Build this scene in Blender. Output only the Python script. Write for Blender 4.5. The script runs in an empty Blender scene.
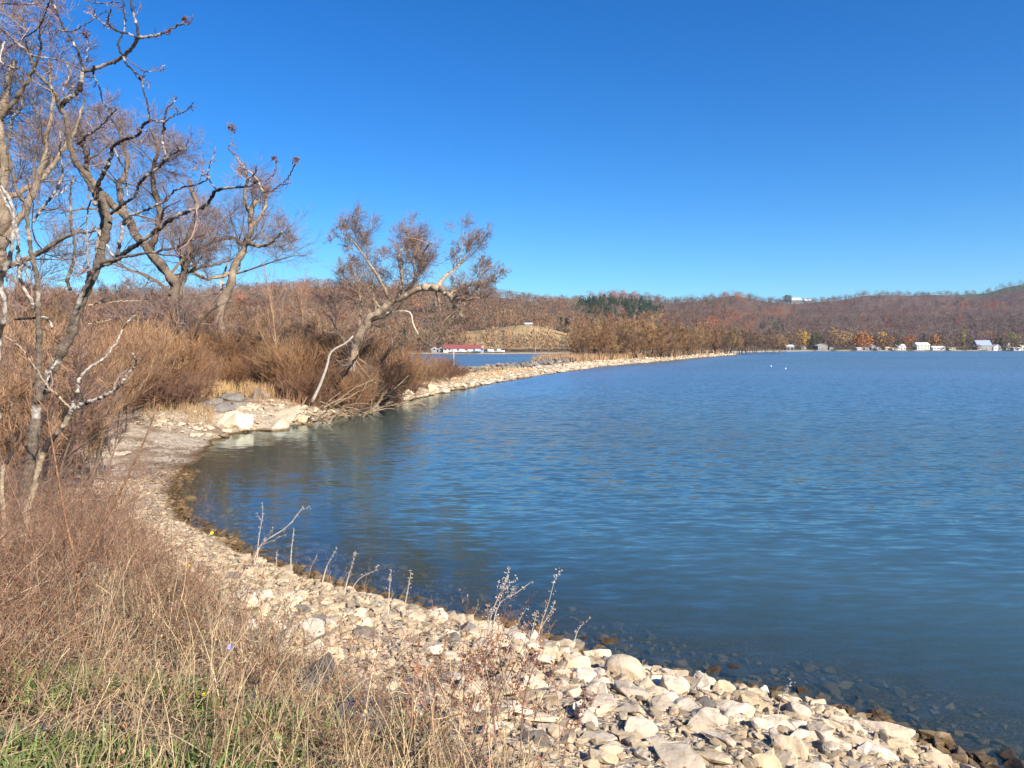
import bpy, bmesh, math
import numpy as np
from mathutils import Vector, Matrix
PI = math.pi
R_ = math.radians
scene = bpy.context.scene
col = scene.collection

# ------------------------------------------------------------------ camera
FPX = 731.0; CAMZ = 4.0; PITCH = math.atan(36.5 / FPX)
cam_d = bpy.data.cameras.new('camera'); cam = bpy.data.objects.new('camera', cam_d); col.objects.link(cam)
cam.location = (0, 0, CAMZ); cam.rotation_euler = (PI / 2 - PITCH, 0, 0)
cam_d.sensor_width = 36; cam_d.lens = 36 * FPX / 1024; cam_d.clip_start = .1; cam_d.clip_end = 20000
scene.camera = cam
# ------------------------------------------------------------------ light
SUN_EL, SUN_AZ = 34.0, 40.0      # azimuth: degrees to the right of straight behind the camera
world = bpy.data.worlds.new('World'); scene.world = world; world.use_nodes = True
wn = world.node_tree.nodes; wl = world.node_tree.links
bg = wn['Background']; bg.inputs[1].default_value = 0.074
sky = wn.new('ShaderNodeTexSky'); sky.sky_type = 'NISHITA'; sky.sun_disc = False
sky.sun_elevation = R_(SUN_EL); sky.sun_rotation = R_(180 - SUN_AZ)
sky.air_density = 1.0; sky.dust_density = 0.0; sky.ozone_density = 3.0; sky.altitude = 150
hs = wn.new('ShaderNodeHueSaturation'); hs.inputs['Saturation'].default_value = 1.38; hs.inputs['Value'].default_value = 1.0
wl.new(sky.outputs[0], hs.inputs['Color']); tint = wn.new('ShaderNodeMix'); tint.data_type = 'RGBA'; tint.blend_type = 'MULTIPLY'; tint.inputs['Factor'].default_value = 1; tint.inputs['B'].default_value = (.58, .97, 1.27, 1)
wl.new(hs.outputs[0], tint.inputs['A']); wl.new(tint.outputs['Result'], bg.inputs[0])
sd = bpy.data.lights.new('sun', 'SUN'); sun = bpy.data.objects.new('sun', sd); col.objects.link(sun)
sd.energy = 4.8; sd.angle = R_(.53); sd.color = (1, .91, .78)
az = R_(SUN_AZ); el = R_(SUN_EL)
sv = Vector((math.sin(az) * math.cos(el), -math.cos(az) * math.cos(el), math.sin(el)))   # towards the sun
sun.rotation_euler = sv.to_track_quat('Z', 'Y').to_euler(); sun.location = sv * 50
vs = scene.view_settings; vs.view_transform = 'Standard'; vs.look = 'None'; vs.exposure = 0.84; vs.gamma = 1
scene.render.engine = 'CYCLES'; cy = scene.cycles
cy.use_denoising = True; cy.max_bounces = 6; cy.transparent_max_bounces = 12; cy.diffuse_bounces = 2
cy.glossy_bounces = 3; cy.transmission_bounces = 4; cy.volume_bounces = 0; cy.caustics_reflective = False; cy.caustics_refractive = False
cy.use_adaptive_sampling = True; cy.adaptive_threshold = .01

HAZE = 0.00006
rng = np.random.default_rng(7)
# ------------------------------------------------------------------ projection helpers
CP, SP = math.cos(PITCH), math.sin(PITCH)
def ray(px, py):
    u = (np.asarray(px, float) - 512) / FPX; v = (384 - np.asarray(py, float)) / FPX
    return np.stack([u, CP + v * SP, -SP + v * CP], -1)
def at(px, py, D):                      # point at forward distance y = D
    d = ray(px, py); D = np.asarray(D, float)
    t = D / d[..., 1]
    return d * t[..., None] + np.array([0, 0, CAMZ])
def onz(px, py, z=0.0):
    d = ray(px, py); t = (z - CAMZ) / d[..., 2]
    return d * t[..., None] + np.array([0, 0, CAMZ])
def project(P):
    P = np.asarray(P, float); q = P - np.array([0, 0, CAMZ])
    dep = q[..., 1] * CP - q[..., 2] * SP
    upc = q[..., 1] * SP + q[..., 2] * CP
    return 512 + FPX * q[..., 0] / dep, 384 - FPX * upc / dep, dep

# ------------------------------------------------------------------ plan of the shores
_sp = [(970, 768), (930, 748), (850, 724), (780, 706), (700, 691), (620, 672), (560, 650), (500, 632), (440, 620), (380, 600), (320, 582), (240, 552),
       (212, 536), (186, 521), (171, 505), (180, 480), (204, 455), (214, 441), (240, 433), (300, 425), (350, 413), (400, 402), (450, 391), (500, 382),
       (550, 374), (600, 367), (650, 362.5), (700, 357.6), (735, 355)]
SH = [tuple(onz(a, b)[:2]) for a, b in _sp]
BAY = np.array([(40., -60.), (14., -6.), (8., 1.), (5.6, 4.6)] + SH + [(172., 560.), (255., 700.), (330., 800.), (585., 838.), (1100., 850.), (2600., 700.), (2600., -500.)])
LAG = np.array([(-900., 60.), (-300., 52.), (-90., 50.), (-60., 54.), (-44., 60.), (-32., 66.), (-25., 78.), (-19., 94.), (-13., 110.), (-6., 130.), (3., 160.), (14., 196.),
                (22., 240.), (30., 320.), (40., 445.), (-60., 452.), (-260., 455.), (-600., 500.), (-1200., 520.)])
def seg_dist(P, poly):
    A = poly; B = np.roll(poly, -1, 0); best = np.full(len(P), 1e9)
    for a, b in zip(A, B):
        ab = b - a; t = np.clip(((P - a) @ ab) / (ab @ ab), 0, 1)
        q = P - (a + t[:, None] * ab); best = np.minimum(best, (q * q).sum(1))
    return np.sqrt(best)
def inside(P, poly):
    x, y = P[:, 0], P[:, 1]; c = np.zeros(len(P), bool)
    A = poly; B = np.roll(poly, -1, 0)
    for (x1, y1), (x2, y2) in zip(A, B):
        if y1 == y2: continue
        k = ((y1 > y) != (y2 > y)) & (x < (x2 - x1) * (y - y1) / (y2 - y1) + x1); c ^= k
    return c
def hash2(i, j, s):
    n = (i * 374761393 + j * 668265263 + s * 982451653) & 0x7fffffff
    n = ((n ^ (n >> 13)) * 1274126177) & 0x7fffffff
    return ((n ^ (n >> 16)) & 0xffff) / 65535.0
def vnoise(x, y, s=0):
    xi = np.floor(x).astype(np.int64); yi = np.floor(y).astype(np.int64); fx = x - xi; fy = y - yi
    fx = fx * fx * (3 - 2 * fx); fy = fy * fy * (3 - 2 * fy)
    a = hash2(xi, yi, s); b = hash2(xi + 1, yi, s); c = hash2(xi, yi + 1, s); d = hash2(xi + 1, yi + 1, s)
    return (a * (1 - fx) + b * fx) * (1 - fy) + (c * (1 - fx) + d * fx) * fy
def fbm(x, y, s=0, o=4):
    v = 0; a = .5; t = 0
    for k in range(o): v = v + a * vnoise(x * 2 ** k, y * 2 ** k, s + k); t += a; a *= .5
    return v / t - .5
def shore_d(x, y):                      # >0 on land, <0 in water
    P = np.stack([x, y], -1)
    d = np.minimum(seg_dist(P, BAY), seg_dist(P, LAG)); w = inside(P, BAY) | inside(P, LAG)
    return np.where(w, -d, d)
def hfun(x, y):
    x = np.atleast_1d(np.asarray(x, float)); y = np.atleast_1d(np.asarray(y, float))
    d = shore_d(x, y) + fbm(x * .5, y * .5, 3) * np.clip(y / 30, .5, 4)
    near = np.exp(-((x + 1) ** 2 / 180 + (np.maximum(y - 6, 0)) ** 2 / 60))
    beach = np.exp(-(((x + 13) / 5) ** 2 + ((y - 24) / 6.5) ** 2))
    H = 1.25 + 1.95 * near - .5 * beach - .35 * np.clip((y - 62) / 20, 0, 1) * np.clip((150 - y) / 20, 0, 1); s = .38 + .12 * near - .30 * beach * (1 - near)
    land = H * (1 - np.exp(-np.maximum(d, 0) * s / H))
    sh = .14 + .02 * near
    bed = -2.6 * (1 - np.exp(np.minimum(d, 0) * sh / 2.6))
    h = np.where(d > 0, land, bed)
    r = np.hypot(x, y)
    h = h + np.clip(np.abs(d), 0, 1.5) / 1.5 * (fbm(x * 1.3, y * 1.3, 11) * .16 + fbm(x * 5, y * 5, 21, 3) * .05 * (r < 40))
    return h
def G(px, py):                          # where the pixel's ray meets the ground or the water's bed
    d = ray(px, py); d = np.atleast_2d(d); n = len(d)
    t = np.full(n, 2.0); done = np.zeros(n, bool); tp = t.copy()
    for k in range(400):
        P = d * t[:, None] + np.array([0, 0, CAMZ]); g = hfun(P[:, 0], P[:, 1])
        hit = (P[:, 2] < g) & ~done; done |= hit
        if done.all(): break
        step = t * .012 + .02
        t = np.where(done, t, t + step)
    lo = t - (t * .012 + .03); hi = t.copy()
    for k in range(8):
        m = (lo + hi) / 2; P = d * m[:, None] + np.array([0, 0, CAMZ]); g = hfun(P[:, 0], P[:, 1]); b = P[:, 2] < g
        hi = np.where(b, m, hi); lo = np.where(b, lo, m)
    return d * hi[:, None] + np.array([0, 0, CAMZ])

# ------------------------------------------------------------------ mesh helpers
def build(name, V, faces, mat, parent=None, cols=None, smooth=False, loc=None):
    """V (n,3); faces: list of int arrays (m,k); cols (n,3) per vertex"""
    me = bpy.data.meshes.new(name); V = np.asarray(V, np.float32)
    if loc is not None: V = V - np.asarray(loc, np.float32)
    faces = [np.asarray(f, np.int32) for f in faces if len(f)]
    me.vertices.add(len(V)); me.vertices.foreach_set('co', V.ravel())
    idx = np.concatenate([f.ravel() for f in faces]); tot = np.concatenate([np.full(len(f), f.shape[1], np.int32) for f in faces])
    me.loops.add(len(idx)); me.loops.foreach_set('vertex_index', idx)
    me.polygons.add(len(tot)); st = np.concatenate([[0], np.cumsum(tot)[:-1]]).astype(np.int32)
    me.polygons.foreach_set('loop_start', st)
    me.polygons.foreach_set('use_smooth', np.full(len(tot), smooth, bool))
    me.update(calc_edges=True)
    if cols is not None:
        a = me.color_attributes.new('Col', 'FLOAT_COLOR', 'POINT')
        c = np.ones((len(V), 4), np.float32); c[:, :3] = cols; a.data.foreach_set('color', c.ravel())
    me.materials.append(mat)
    o = bpy.data.objects.new(name, me); col.objects.link(o)
    if loc is not None: o.location = [float(c) for c in loc]
    if parent is not None: o.parent = parent
    return o
def empty(name, loc):
    o = bpy.data.objects.new(name, None); col.objects.link(o); o.location = [float(c) for c in loc]; o.empty_display_size = .3; return o
def tag(o, label, cat, group=None, kind=None):
    if label: o['label'] = label
    if cat: o['category'] = cat
    if group: o['group'] = group
    if kind: o['kind'] = kind
    return o
class Geo:
    def __init__(s): s.V = []; s.F = []; s.C = []; s.n = 0
    def add(s, V, F, C=None):
        V = np.asarray(V, float).reshape(-1, 3); s.V.append(V)
        for f in (F if isinstance(F, list) else [F]): s.F.append(np.asarray(f, np.int64) + s.n)
        s.C.append(np.broadcast_to(np.asarray(C if C is not None else (1, 1, 1), float), (len(V), 3))); s.n += len(V)
    def box(s, c, sz, C=None, rz=0):
        x, y, z = [k / 2 for k in sz]
        v = np.array([(-x, -y, -z), (x, -y, -z), (x, y, -z), (-x, y, -z), (-x, -y, z), (x, -y, z), (x, y, z), (-x, y, z)])
        ca, sa = math.cos(rz), math.sin(rz); v = v @ np.array([[ca, sa, 0], [-sa, ca, 0], [0, 0, 1]])
        s.add(v + np.array(c), np.array([(0, 3, 2, 1), (4, 5, 6, 7), (0, 1, 5, 4), (1, 2, 6, 5), (2, 3, 7, 6), (3, 0, 4, 7)]), C)
    def tubes(s, P, R, sides=3, C=None, rough=0.):
        P = np.asarray(P, float); R = np.asarray(R, float); N, n, _ = P.shape
        d = P[:, -1] - P[:, 0]; d /= np.linalg.norm(d, axis=1, keepdims=True) + 1e-9
        ref = np.where(np.abs(d[:, 2:3]) > .8, np.array([[1., 0, 0]]), np.array([[0., 0, 1]]))
        a = np.cross(d, ref); a /= np.linalg.norm(a, axis=1, keepdims=True) + 1e-9
        # per-ring tangents keep bends round
        T = np.gradient(P, axis=1) if n > 2 else np.repeat((P[:, 1:] - P[:, :1]), n, 1)
        T /= np.linalg.norm(T, axis=2, keepdims=True) + 1e-9
        A = a[:, None] - (a[:, None] * T).sum(-1, keepdims=True) * T; A /= np.linalg.norm(A, axis=2, keepdims=True) + 1e-9
        B = np.cross(T, A)
        th = np.arange(sides) * 2 * PI / sides
        Rm = np.ones((N, n, sides))
        if rough:
            q = np.random.default_rng(N * 131 + n * 7 + sides); j1 = q.normal(0, rough, (N, n, sides)); j1 = (j1 + np.roll(j1, 1, 1)) * .7; Rm = 1 + j1 + q.normal(0, rough * .6, (N, 1, sides))
        V = P[:, :, None] + (R[:, :, None] * Rm)[..., None] * (np.cos(th)[None, None, :, None] * A[:, :, None] + np.sin(th)[None, None, :, None] * B[:, :, None])
        i = np.arange(N)[:, None, None] * n * sides; j = np.arange(n - 1)[None, :, None] * sides; k = np.arange(sides)[None, None, :]
        k2 = (k + 1) % sides
        F = np.stack([i + j + k, i + j + k2, i + j + sides + k2, i + j + sides + k], -1).reshape(-1, 4)
        if C is not None:
            C = np.asarray(C, float)
            if C.ndim == 2: C = np.repeat(C, n * sides, 0)
            elif C.ndim == 3: C = np.repeat(C.reshape(-1, 3), sides, 0)
        s.add(V.reshape(-1, 3), F, C)
        if sides > 4:                     # close the ends of thick tubes
            caps = [(np.arange(N) * n * sides)[:, None] + np.arange(sides)[::-1][None], (np.arange(N) * n * sides + (n - 1) * sides)[:, None] + np.arange(sides)[None]]
            for c in caps: s.F.append(c + s.n - N * n * sides)
    def obj(s, name, mat, parent=None, smooth=False, loc=None, colr=True):
        by = {}
        for f in s.F: by.setdefault(f.shape[1], []).append(f)
        return build(name, np.concatenate(s.V), [np.concatenate(v) for v in by.values()], mat, parent, np.concatenate(s.C) if colr else None, smooth, loc)

# ------------------------------------------------------------------ materials
def M(name): m = bpy.data.materials.new(name); m.use_nodes = True; nt = m.node_tree; return m, nt.nodes, nt.links, nt.nodes['Principled BSDF']
def attr_mat(name, rough=.9, nscale=8., namt=.35, bump=0., spec=.2, trans=0., bscale=None):
    """per-vertex natural colour, broken up with noise"""
    m, N, L, b = M(name)
    at_ = N.new('ShaderNodeAttribute'); at_.attribute_name = 'Col'
    tc = N.new('ShaderNodeTexCoord'); nz = N.new('ShaderNodeTexNoise'); nz.inputs['Scale'].default_value = nscale; nz.inputs['Detail'].default_value = 5
    nz.inputs['Roughness'].default_value = .65
    L.new(tc.outputs['Object'], nz.inputs['Vector'])
    mr = N.new('ShaderNodeMapRange'); mr.inputs[1].default_value = .3; mr.inputs[2].default_value = .7; mr.inputs[3].default_value = 1 - namt; mr.inputs[4].default_value = 1 + namt
    L.new(nz.outputs[0], mr.inputs[0])
    mx = N.new('ShaderNodeVectorMath'); mx.operation = 'SCALE'; L.new(at_.outputs['Color'], mx.inputs[0]); L.new(mr.outputs[0], mx.inputs['Scale'])
    L.new(mx.outputs[0], b.inputs['Base Color']); b.inputs['Roughness'].default_value = rough; b.inputs['Specular IOR Level'].default_value = spec
    if bump:
        n2 = N.new('ShaderNodeTexNoise'); n2.inputs['Scale'].default_value = bscale or nscale * 3; n2.inputs['Detail'].default_value = 6; n2.inputs['Roughness'].default_value = .7
        L.new(tc.outputs['Object'], n2.inputs['Vector'])
        bp = N.new('ShaderNodeBump'); bp.inputs['Strength'].default_value = 1; bp.inputs['Distance'].default_value = bump
        L.new(n2.outputs[0], bp.inputs['Height']); L.new(bp.outputs[0], b.inputs['Normal'])
    return m
def rock_mat(name, base, dark, wetz=True, brown=(.20, .14, .075), nsc=4.):
    m, N, L, b = M(name)
    tc = N.new('ShaderNodeTexCoord'); oi = N.new('ShaderNodeObjectInfo'); geo = N.new('ShaderNodeNewGeometry')
    add = N.new('ShaderNodeVectorMath'); add.operation = 'ADD'
    L.new(geo.outputs['Position'], add.inputs[0]); L.new(oi.outputs['Random'], add.inputs[1])
    n1 = N.new('ShaderNodeTexNoise'); n1.inputs['Scale'].default_value = nsc; n1.inputs['Detail'].default_value = 8; n1.inputs['Roughness'].default_value = .68
    L.new(add.outputs[0], n1.inputs['Vector'])
    r1 = N.new('ShaderNodeValToRGB'); e = r1.color_ramp.elements
    e[0].position = .30; e[0].color = (*dark, 1); e[1].position = .62; e[1].color = (*base, 1)
    L.new(n1.outputs[0], r1.inputs[0])
    # rusty and lichen blotches
    n2 = N.new('ShaderNodeTexNoise'); n2.inputs['Scale'].default_value = 9; n2.inputs['Detail'].default_value = 5; L.new(add.outputs[0], n2.inputs['Vector'])
    r2 = N.new('ShaderNodeMapRange'); r2.inputs[1].default_value = .56; r2.inputs[2].default_value = .72; L.new(n2.outputs[0], r2.inputs[0])
    r2.inputs[4].default_value = .55
    mx = N.new('ShaderNodeMix'); mx.data_type = 'RGBA'; mx.inputs['B'].default_value = (*brown, 1)
    L.new(r2.outputs[0], mx.inputs['Factor']); L.new(r1.outputs[0], mx.inputs['A'])
    hv = N.new('ShaderNodeHueSaturation'); L.new(mx.outputs['Result'], hv.inputs['Color'])
    at_ = N.new('ShaderNodeAttribute'); at_.attribute_name = 'Col'
    mr = N.new('ShaderNodeMapRange'); mr.inputs[3].default_value = .72; mr.inputs[4].default_value = 1.12; L.new(oi.outputs['Random'], mr.inputs[0]); L.new(mr.outputs[0], hv.inputs['Value'])
    s2 = N.new('ShaderNodeMath'); s2.operation = 'MULTIPLY'; s2.inputs[1].default_value = 37.7; L.new(oi.outputs['Random'], s2.inputs[0]); f2 = N.new('ShaderNodeMath'); f2.operation = 'FRACT'; L.new(s2.outputs[0], f2.inputs[0])
    m4 = N.new('ShaderNodeMapRange'); m4.inputs[3].default_value = .78; m4.inputs[4].default_value = 1.22; L.new(f2.outputs[0], m4.inputs[0]); L.new(m4.outputs[0], hv.inputs['Saturation'])
    mul = N.new('ShaderNodeMix'); mul.data_type = 'RGBA'; mul.blend_type = 'MULTIPLY'; mul.inputs['Factor'].default_value = 1
    L.new(hv.outputs[0], mul.inputs['A']); L.new(at_.outputs['Color'], mul.inputs['B'])
    out = mul.outputs['Result']
    # wet, algae-stained band at the waterline and below
    sx = N.new('ShaderNodeSeparateXYZ'); L.new(geo.outputs['Position'], sx.inputs[0])
    wet = N.new('ShaderNodeMapRange'); wet.inputs[1].default_value = .15; wet.inputs[2].default_value = .04; L.new(sx.outputs[2], wet.inputs[0])
    m2 = N.new('ShaderNodeMix'); m2.data_type = 'RGBA'; m2.blend_type = 'MULTIPLY'; m2.inputs['B'].default_value = (.27, .21, .125, 1)
    L.new(wet.outputs[0], m2.inputs['Factor']); L.new(out, m2.inputs['A']); L.new(m2.outputs['Result'], b.inputs['Base Color'])
    rr = N.new('ShaderNodeMapRange'); rr.inputs[3].default_value = .92; rr.inputs[4].default_value = .35; L.new(wet.outputs[0], rr.inputs[0]); L.new(rr.outputs[0], b.inputs['Roughness'])
    b.inputs['Specular IOR Level'].default_value = .25
    n3 = N.new('ShaderNodeTexNoise'); n3.inputs['Scale'].default_value = 22; n3.inputs['Detail'].default_value = 8; n3.inputs['Roughness'].default_value = .75; L.new(add.outputs[0], n3.inputs['Vector'])
    bp = N.new('ShaderNodeBump'); bp.inputs['Distance'].default_value = .02; bp.inputs['Strength'].default_value = .9; L.new(n3.outputs[0], bp.inputs['Height']); L.new(bp.outputs[0], b.inputs['Normal'])
    return m
M_rock = rock_mat('pale_limestone', (.78, .645, .465), (.58, .46, .32), brown=(.34, .23, .12))
M_grey = rock_mat('grey_limestone', (.30, .27, .23), (.15, .13, .11))
M_wetrock = rock_mat('algae_stone', (.28, .22, .12), (.13, .10, .05))
M_bark = attr_mat('bark', .9, 22, .5, .03, bscale=30)
M_twig = attr_mat('twigs', .85, 3, .15)
M_dry = attr_mat('dry_stems', .8, 5, .25, spec=.3)
M_leaf = attr_mat('leaves', .6, 9, .2, spec=.4)
M_forest = attr_mat('forest_twigs', .95, .05, .25, spec=.05)
M_wall = attr_mat('painted_walls', .7, .8, .06)

def ground_mat():
    m, N, L, b = M('bank_ground')
    at_ = N.new('ShaderNodeAttribute'); at_.attribute_name = 'Col'
    geo = N.new('ShaderNodeNewGeometry')
    vor = N.new('ShaderNodeTexVoronoi'); vor.inputs['Scale'].default_value = 16; vor.inputs['Randomness'].default_value = 1; L.new(geo.outputs['Position'], vor.inputs['Vector'])
    n1 = N.new('ShaderNodeTexNoise'); n1.inputs['Scale'].default_value = 3; n1.inputs['Detail'].default_value = 10; n1.inputs['Roughness'].default_value = .75; L.new(geo.outputs['Position'], n1.inputs['Vector'])
    n4 = N.new('ShaderNodeTexNoise'); n4.inputs['Scale'].default_value = 45; n4.inputs['Detail'].default_value = 4; L.new(geo.outputs['Position'], n4.inputs['Vector'])
    sc = N.new('ShaderNodeSeparateColor'); L.new(vor.outputs['Color'], sc.inputs[0])
    a = N.new('ShaderNodeMapRange'); a.inputs[3].default_value = .62; a.inputs[4].default_value = 1.3; L.new(sc.outputs[0], a.inputs[0])
    bb = N.new('ShaderNodeMapRange'); bb.inputs[1].default_value = .3; bb.inputs[2].default_value = .7; bb.inputs[3].default_value = .55; bb.inputs[4].default_value = 1.3; L.new(n1.outputs[0], bb.inputs[0])
    mm = N.new('ShaderNodeMath'); mm.operation = 'MULTIPLY'; L.new(a.outputs[0], mm.inputs[0]); L.new(bb.outputs[0], mm.inputs[1])
    s = N.new('ShaderNodeVectorMath'); s.operation = 'SCALE'; L.new(at_.outputs['Color'], s.inputs[0]); L.new(mm.outputs[0], s.inputs['Scale'])
    sx = N.new('ShaderNodeSeparateXYZ'); L.new(geo.outputs['Position'], sx.inputs[0])
    wet = N.new('ShaderNodeMapRange'); wet.inputs[1].default_value = .07; wet.inputs[2].default_value = .015; L.new(sx.outputs[2], wet.inputs[0])
    m2 = N.new('ShaderNodeMix'); m2.data_type = 'RGBA'; m2.blend_type = 'MULTIPLY'; m2.inputs['B'].default_value = (.36, .29, .19, 1)
    L.new(wet.outputs[0], m2.inputs['Factor']); L.new(s.outputs[0], m2.inputs['A']); L.new(m2.outputs['Result'], b.inputs['Base Color'])
    b.inputs['Roughness'].default_value = .95; b.inputs['Specular IOR Level'].default_value = .15
    ad = N.new('ShaderNodeMath'); ad.operation = 'SUBTRACT'; L.new(n4.outputs[0], ad.inputs[0]); L.new(vor.outputs['Distance'], ad.inputs[1])
    bp = N.new('ShaderNodeBump'); bp.inputs['Distance'].default_value = .05; bp.inputs['Strength'].default_value = 1; L.new(ad.outputs[0], bp.inputs['Height']); L.new(bp.outputs[0], b.inputs['Normal'])
    return m
M_ground = ground_mat()

def water_mat():
    m, N, L, b = M('lake_water'); out = N['Material Output']; N.remove(b)
    geo = N.new('ShaderNodeNewGeometry'); at_ = N.new('ShaderNodeAttribute'); at_.attribute_name = 'Col'
    sc = N.new('ShaderNodeSeparateColor'); L.new(at_.outputs['Color'], sc.inputs[0])      # r: how open to the wind
    def waves(scale, sx_, sy_, rot, det):
        mp = N.new('ShaderNodeMapping'); mp.inputs['Scale'].default_value = (sx_, sy_, 1); mp.inputs['Rotation'].default_value = (0, 0, R_(rot))
        L.new(geo.outputs['Position'], mp.inputs[0])
        n = N.new('ShaderNodeTexNoise'); n.inputs['Scale'].default_value = scale; n.inputs['Detail'].default_value = det; n.inputs['Roughness'].default_value = .55; n.inputs['Distortion'].default_value = .4
        L.new(mp.outputs[0], n.inputs['Vector']); return n
    # ripples given as slopes, so that far water keeps its waves however small they are in the picture
    w1 = waves(4.0, .24, 1, 7, 2); w2 = waves(8.5, .26, 1, 4, 1.5)
    def vm(op, a, b=None, sc_=None):
        x = N.new('ShaderNodeVectorMath'); x.operation = op; L.new(a, x.inputs[0])
        if b is not None:
            if isinstance(b, tuple): x.inputs[1].default_value = b
            else: L.new(b, x.inputs[1])
        if sc_ is not None: L.new(sc_, x.inputs['Scale'])
        return x.outputs[0]
    sl = vm('ADD', vm('SUBTRACT', w1.outputs['Color'], (.5, .5, .5)), vm('MULTIPLY', vm('SUBTRACT', w2.outputs['Color'], (.5, .5, .5)), (1.1, 1.1, 1.1)))
    big = waves(.02, .35, 1, 4, 3)
    gust = N.new('ShaderNodeMapRange'); gust.inputs[1].default_value = .35; gust.inputs[2].default_value = .65; gust.inputs[3].default_value = .75; gust.inputs[4].default_value = 1.15; L.new(big.outputs[0], gust.inputs[0])
    mm = N.new('ShaderNodeMath'); mm.operation = 'MULTIPLY'; L.new(gust.outputs[0], mm.inputs[0]); L.new(sc.outputs[0], mm.inputs[1])
    sl = vm('MULTIPLY', sl, (.45, 1, 0)); sl = vm('SCALE', sl, None, mm.outputs[0])
    bp = N.new('ShaderNodeVectorMath'); bp.operation = 'NORMALIZE'; L.new(vm('ADD', sl, (0, 0, 1)), bp.inputs[0])
    def ma(op, a, b=None):
        x = N.new('ShaderNodeMath'); x.operation = op
        for i, q in enumerate((a, b)):
            if q is None: continue
            if isinstance(q, (int, float)): x.inputs[i].default_value = q
            else: L.new(q, x.inputs[i])
        return x.outputs[0]
    dt = N.new('ShaderNodeVectorMath'); dt.operation = 'DOT_PRODUCT'; L.new(bp.outputs[0], dt.inputs[0]); L.new(geo.outputs['Incoming'], dt.inputs[1])
    fres = ma('ADD', ma('MULTIPLY', ma('POWER', ma('SUBTRACT', 1.0, ma('MINIMUM', ma('ABSOLUTE', dt.outputs['Value']), 1.0)), 5.0), .98), .02)
    gl = N.new('ShaderNodeBsdfGlossy'); L.new(sc.outputs[2], gl.inputs['Roughness']); L.new(bp.outputs[0], gl.inputs['Normal']); gl.inputs['Color'].default_value = (.80, .95, 1, 1)
    tr = N.new('ShaderNodeBsdfTransparent'); tr.inputs['Color'].default_value = (.82, .9, .86, 1)
    df = N.new('ShaderNodeBsdfDiffuse'); df.inputs['Color'].default_value = (.078, .145, .145, 1)     # light returned by suspended silt
    mt = N.new('ShaderNodeMixShader'); tb = N.new('ShaderNodeMapRange'); tb.inputs[1].default_value = 0; tb.inputs[2].default_value = 1; tb.inputs[3].default_value = .16; tb.inputs[4].default_value = .66; L.new(sc.outputs[1], tb.inputs[0]); L.new(tb.outputs[0], mt.inputs[0]); L.new(tr.outputs[0], mt.inputs[1]); L.new(df.outputs[0], mt.inputs[2])
    mx = N.new('ShaderNodeMixShader'); L.new(fres, mx.inputs[0]); L.new(mt.outputs[0], mx.inputs[1]); L.new(gl.outputs[0], mx.inputs[2])
    L.new(mx.outputs[0], out.inputs['Surface'])
    va = N.new('ShaderNodeVolumeAbsorption'); va.inputs['Color'].default_value = (.55, .58, .45, 1); va.inputs['Density'].default_value = .6
    L.new(va.outputs[0], out.inputs['Volume'])
    return m
M_water = water_mat()

# ------------------------------------------------------------------ ground sheet (banks, causeway, lake bed)
def polar(rr, th):
    Rg, Tg = np.meshgrid(rr, th, indexing='ij'); return Rg, Tg, (Rg * np.sin(Tg)), (Rg * np.cos(Tg))
FLIP = True
def grid_faces(n, m, wrap=False):
    i = np.arange(n - 1)[:, None]; j = np.arange(m if wrap else m - 1)[None]; j2 = (j + 1) % m
    return np.stack([i * m + j, i * m + j2, (i + 1) * m + j2, (i + 1) * m + j], -1).reshape(-1, 4)[:, ::1 if FLIP else -1]
th = np.concatenate([np.linspace(-180, -60, 60, endpoint=False), np.linspace(-60, 55, 520, endpoint=False), np.linspace(55, 180, 60, endpoint=False)]) * PI / 180
rr = np.concatenate([[.05, .8, 1.6], np.geomspace(2.2, 60, 330), np.geomspace(61, 1000, 190), [1300, 2000, 3500, 7000]])
Rg, Tg, X, Y = polar(rr, th); x = X.ravel(); y = Y.ravel()
z = hfun(x, y); r_ = np.hypot(x, y)
z = np.where(r_ > 1000, np.where(shore_d(x, y) > 0, np.minimum(z, .9), z), z)
d = shore_d(x, y); nz = fbm(x * .6, y * .6, 40)
soil = np.array([.11, .075, .048]); gravel = np.array([.33, .275, .215]); cream = np.array([.62, .50, .355]); bedc = np.array([.26, .19, .12]); litter = np.array([.23, .135, .075])
beach = np.exp(-(((x + 13) / 6) ** 2 + ((y - 24) / 8) ** 2))
def sm(a, b, t): t = np.clip((t - a) / (b - a), 0, 1); return (t * t * (3 - 2 * t))[:, None]
shorec = cream * (1 - sm(0, .5, beach)) + np.array([.62, .505, .375]) * sm(0, .5, beach)
wid = np.where(y > 30, 5.0, np.where(x < -7.5, 6.5, 5.5)) + nz * 3
k = sm(0, 1, (d - wid) / 2.0 + .5)
C = shorec * (1 - k) + (soil * .6 + litter * .4) * k
k2 = sm(.52, .62, fbm(x * 1.1, y * 1.1, 77) + .5) * (beach[:, None] > .2); C = C * (1 - .6 * k2) + litter * .6 * k2
C = np.where(d[:, None] < 0, bedc, C)
kf = sm(250, 500, r_); C = C * (1 - kf) + np.array([.13, .10, .05]) * kf
C = np.where(((d > 0) & (d < 7) & (r_ > 200))[:, None], cream * .85, C)
gr = build('ground', np.stack([x, y, z], -1), [grid_faces(len(rr), len(th), True)], M_ground, None, C, True); gr['kind'] = 'structure'

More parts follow.
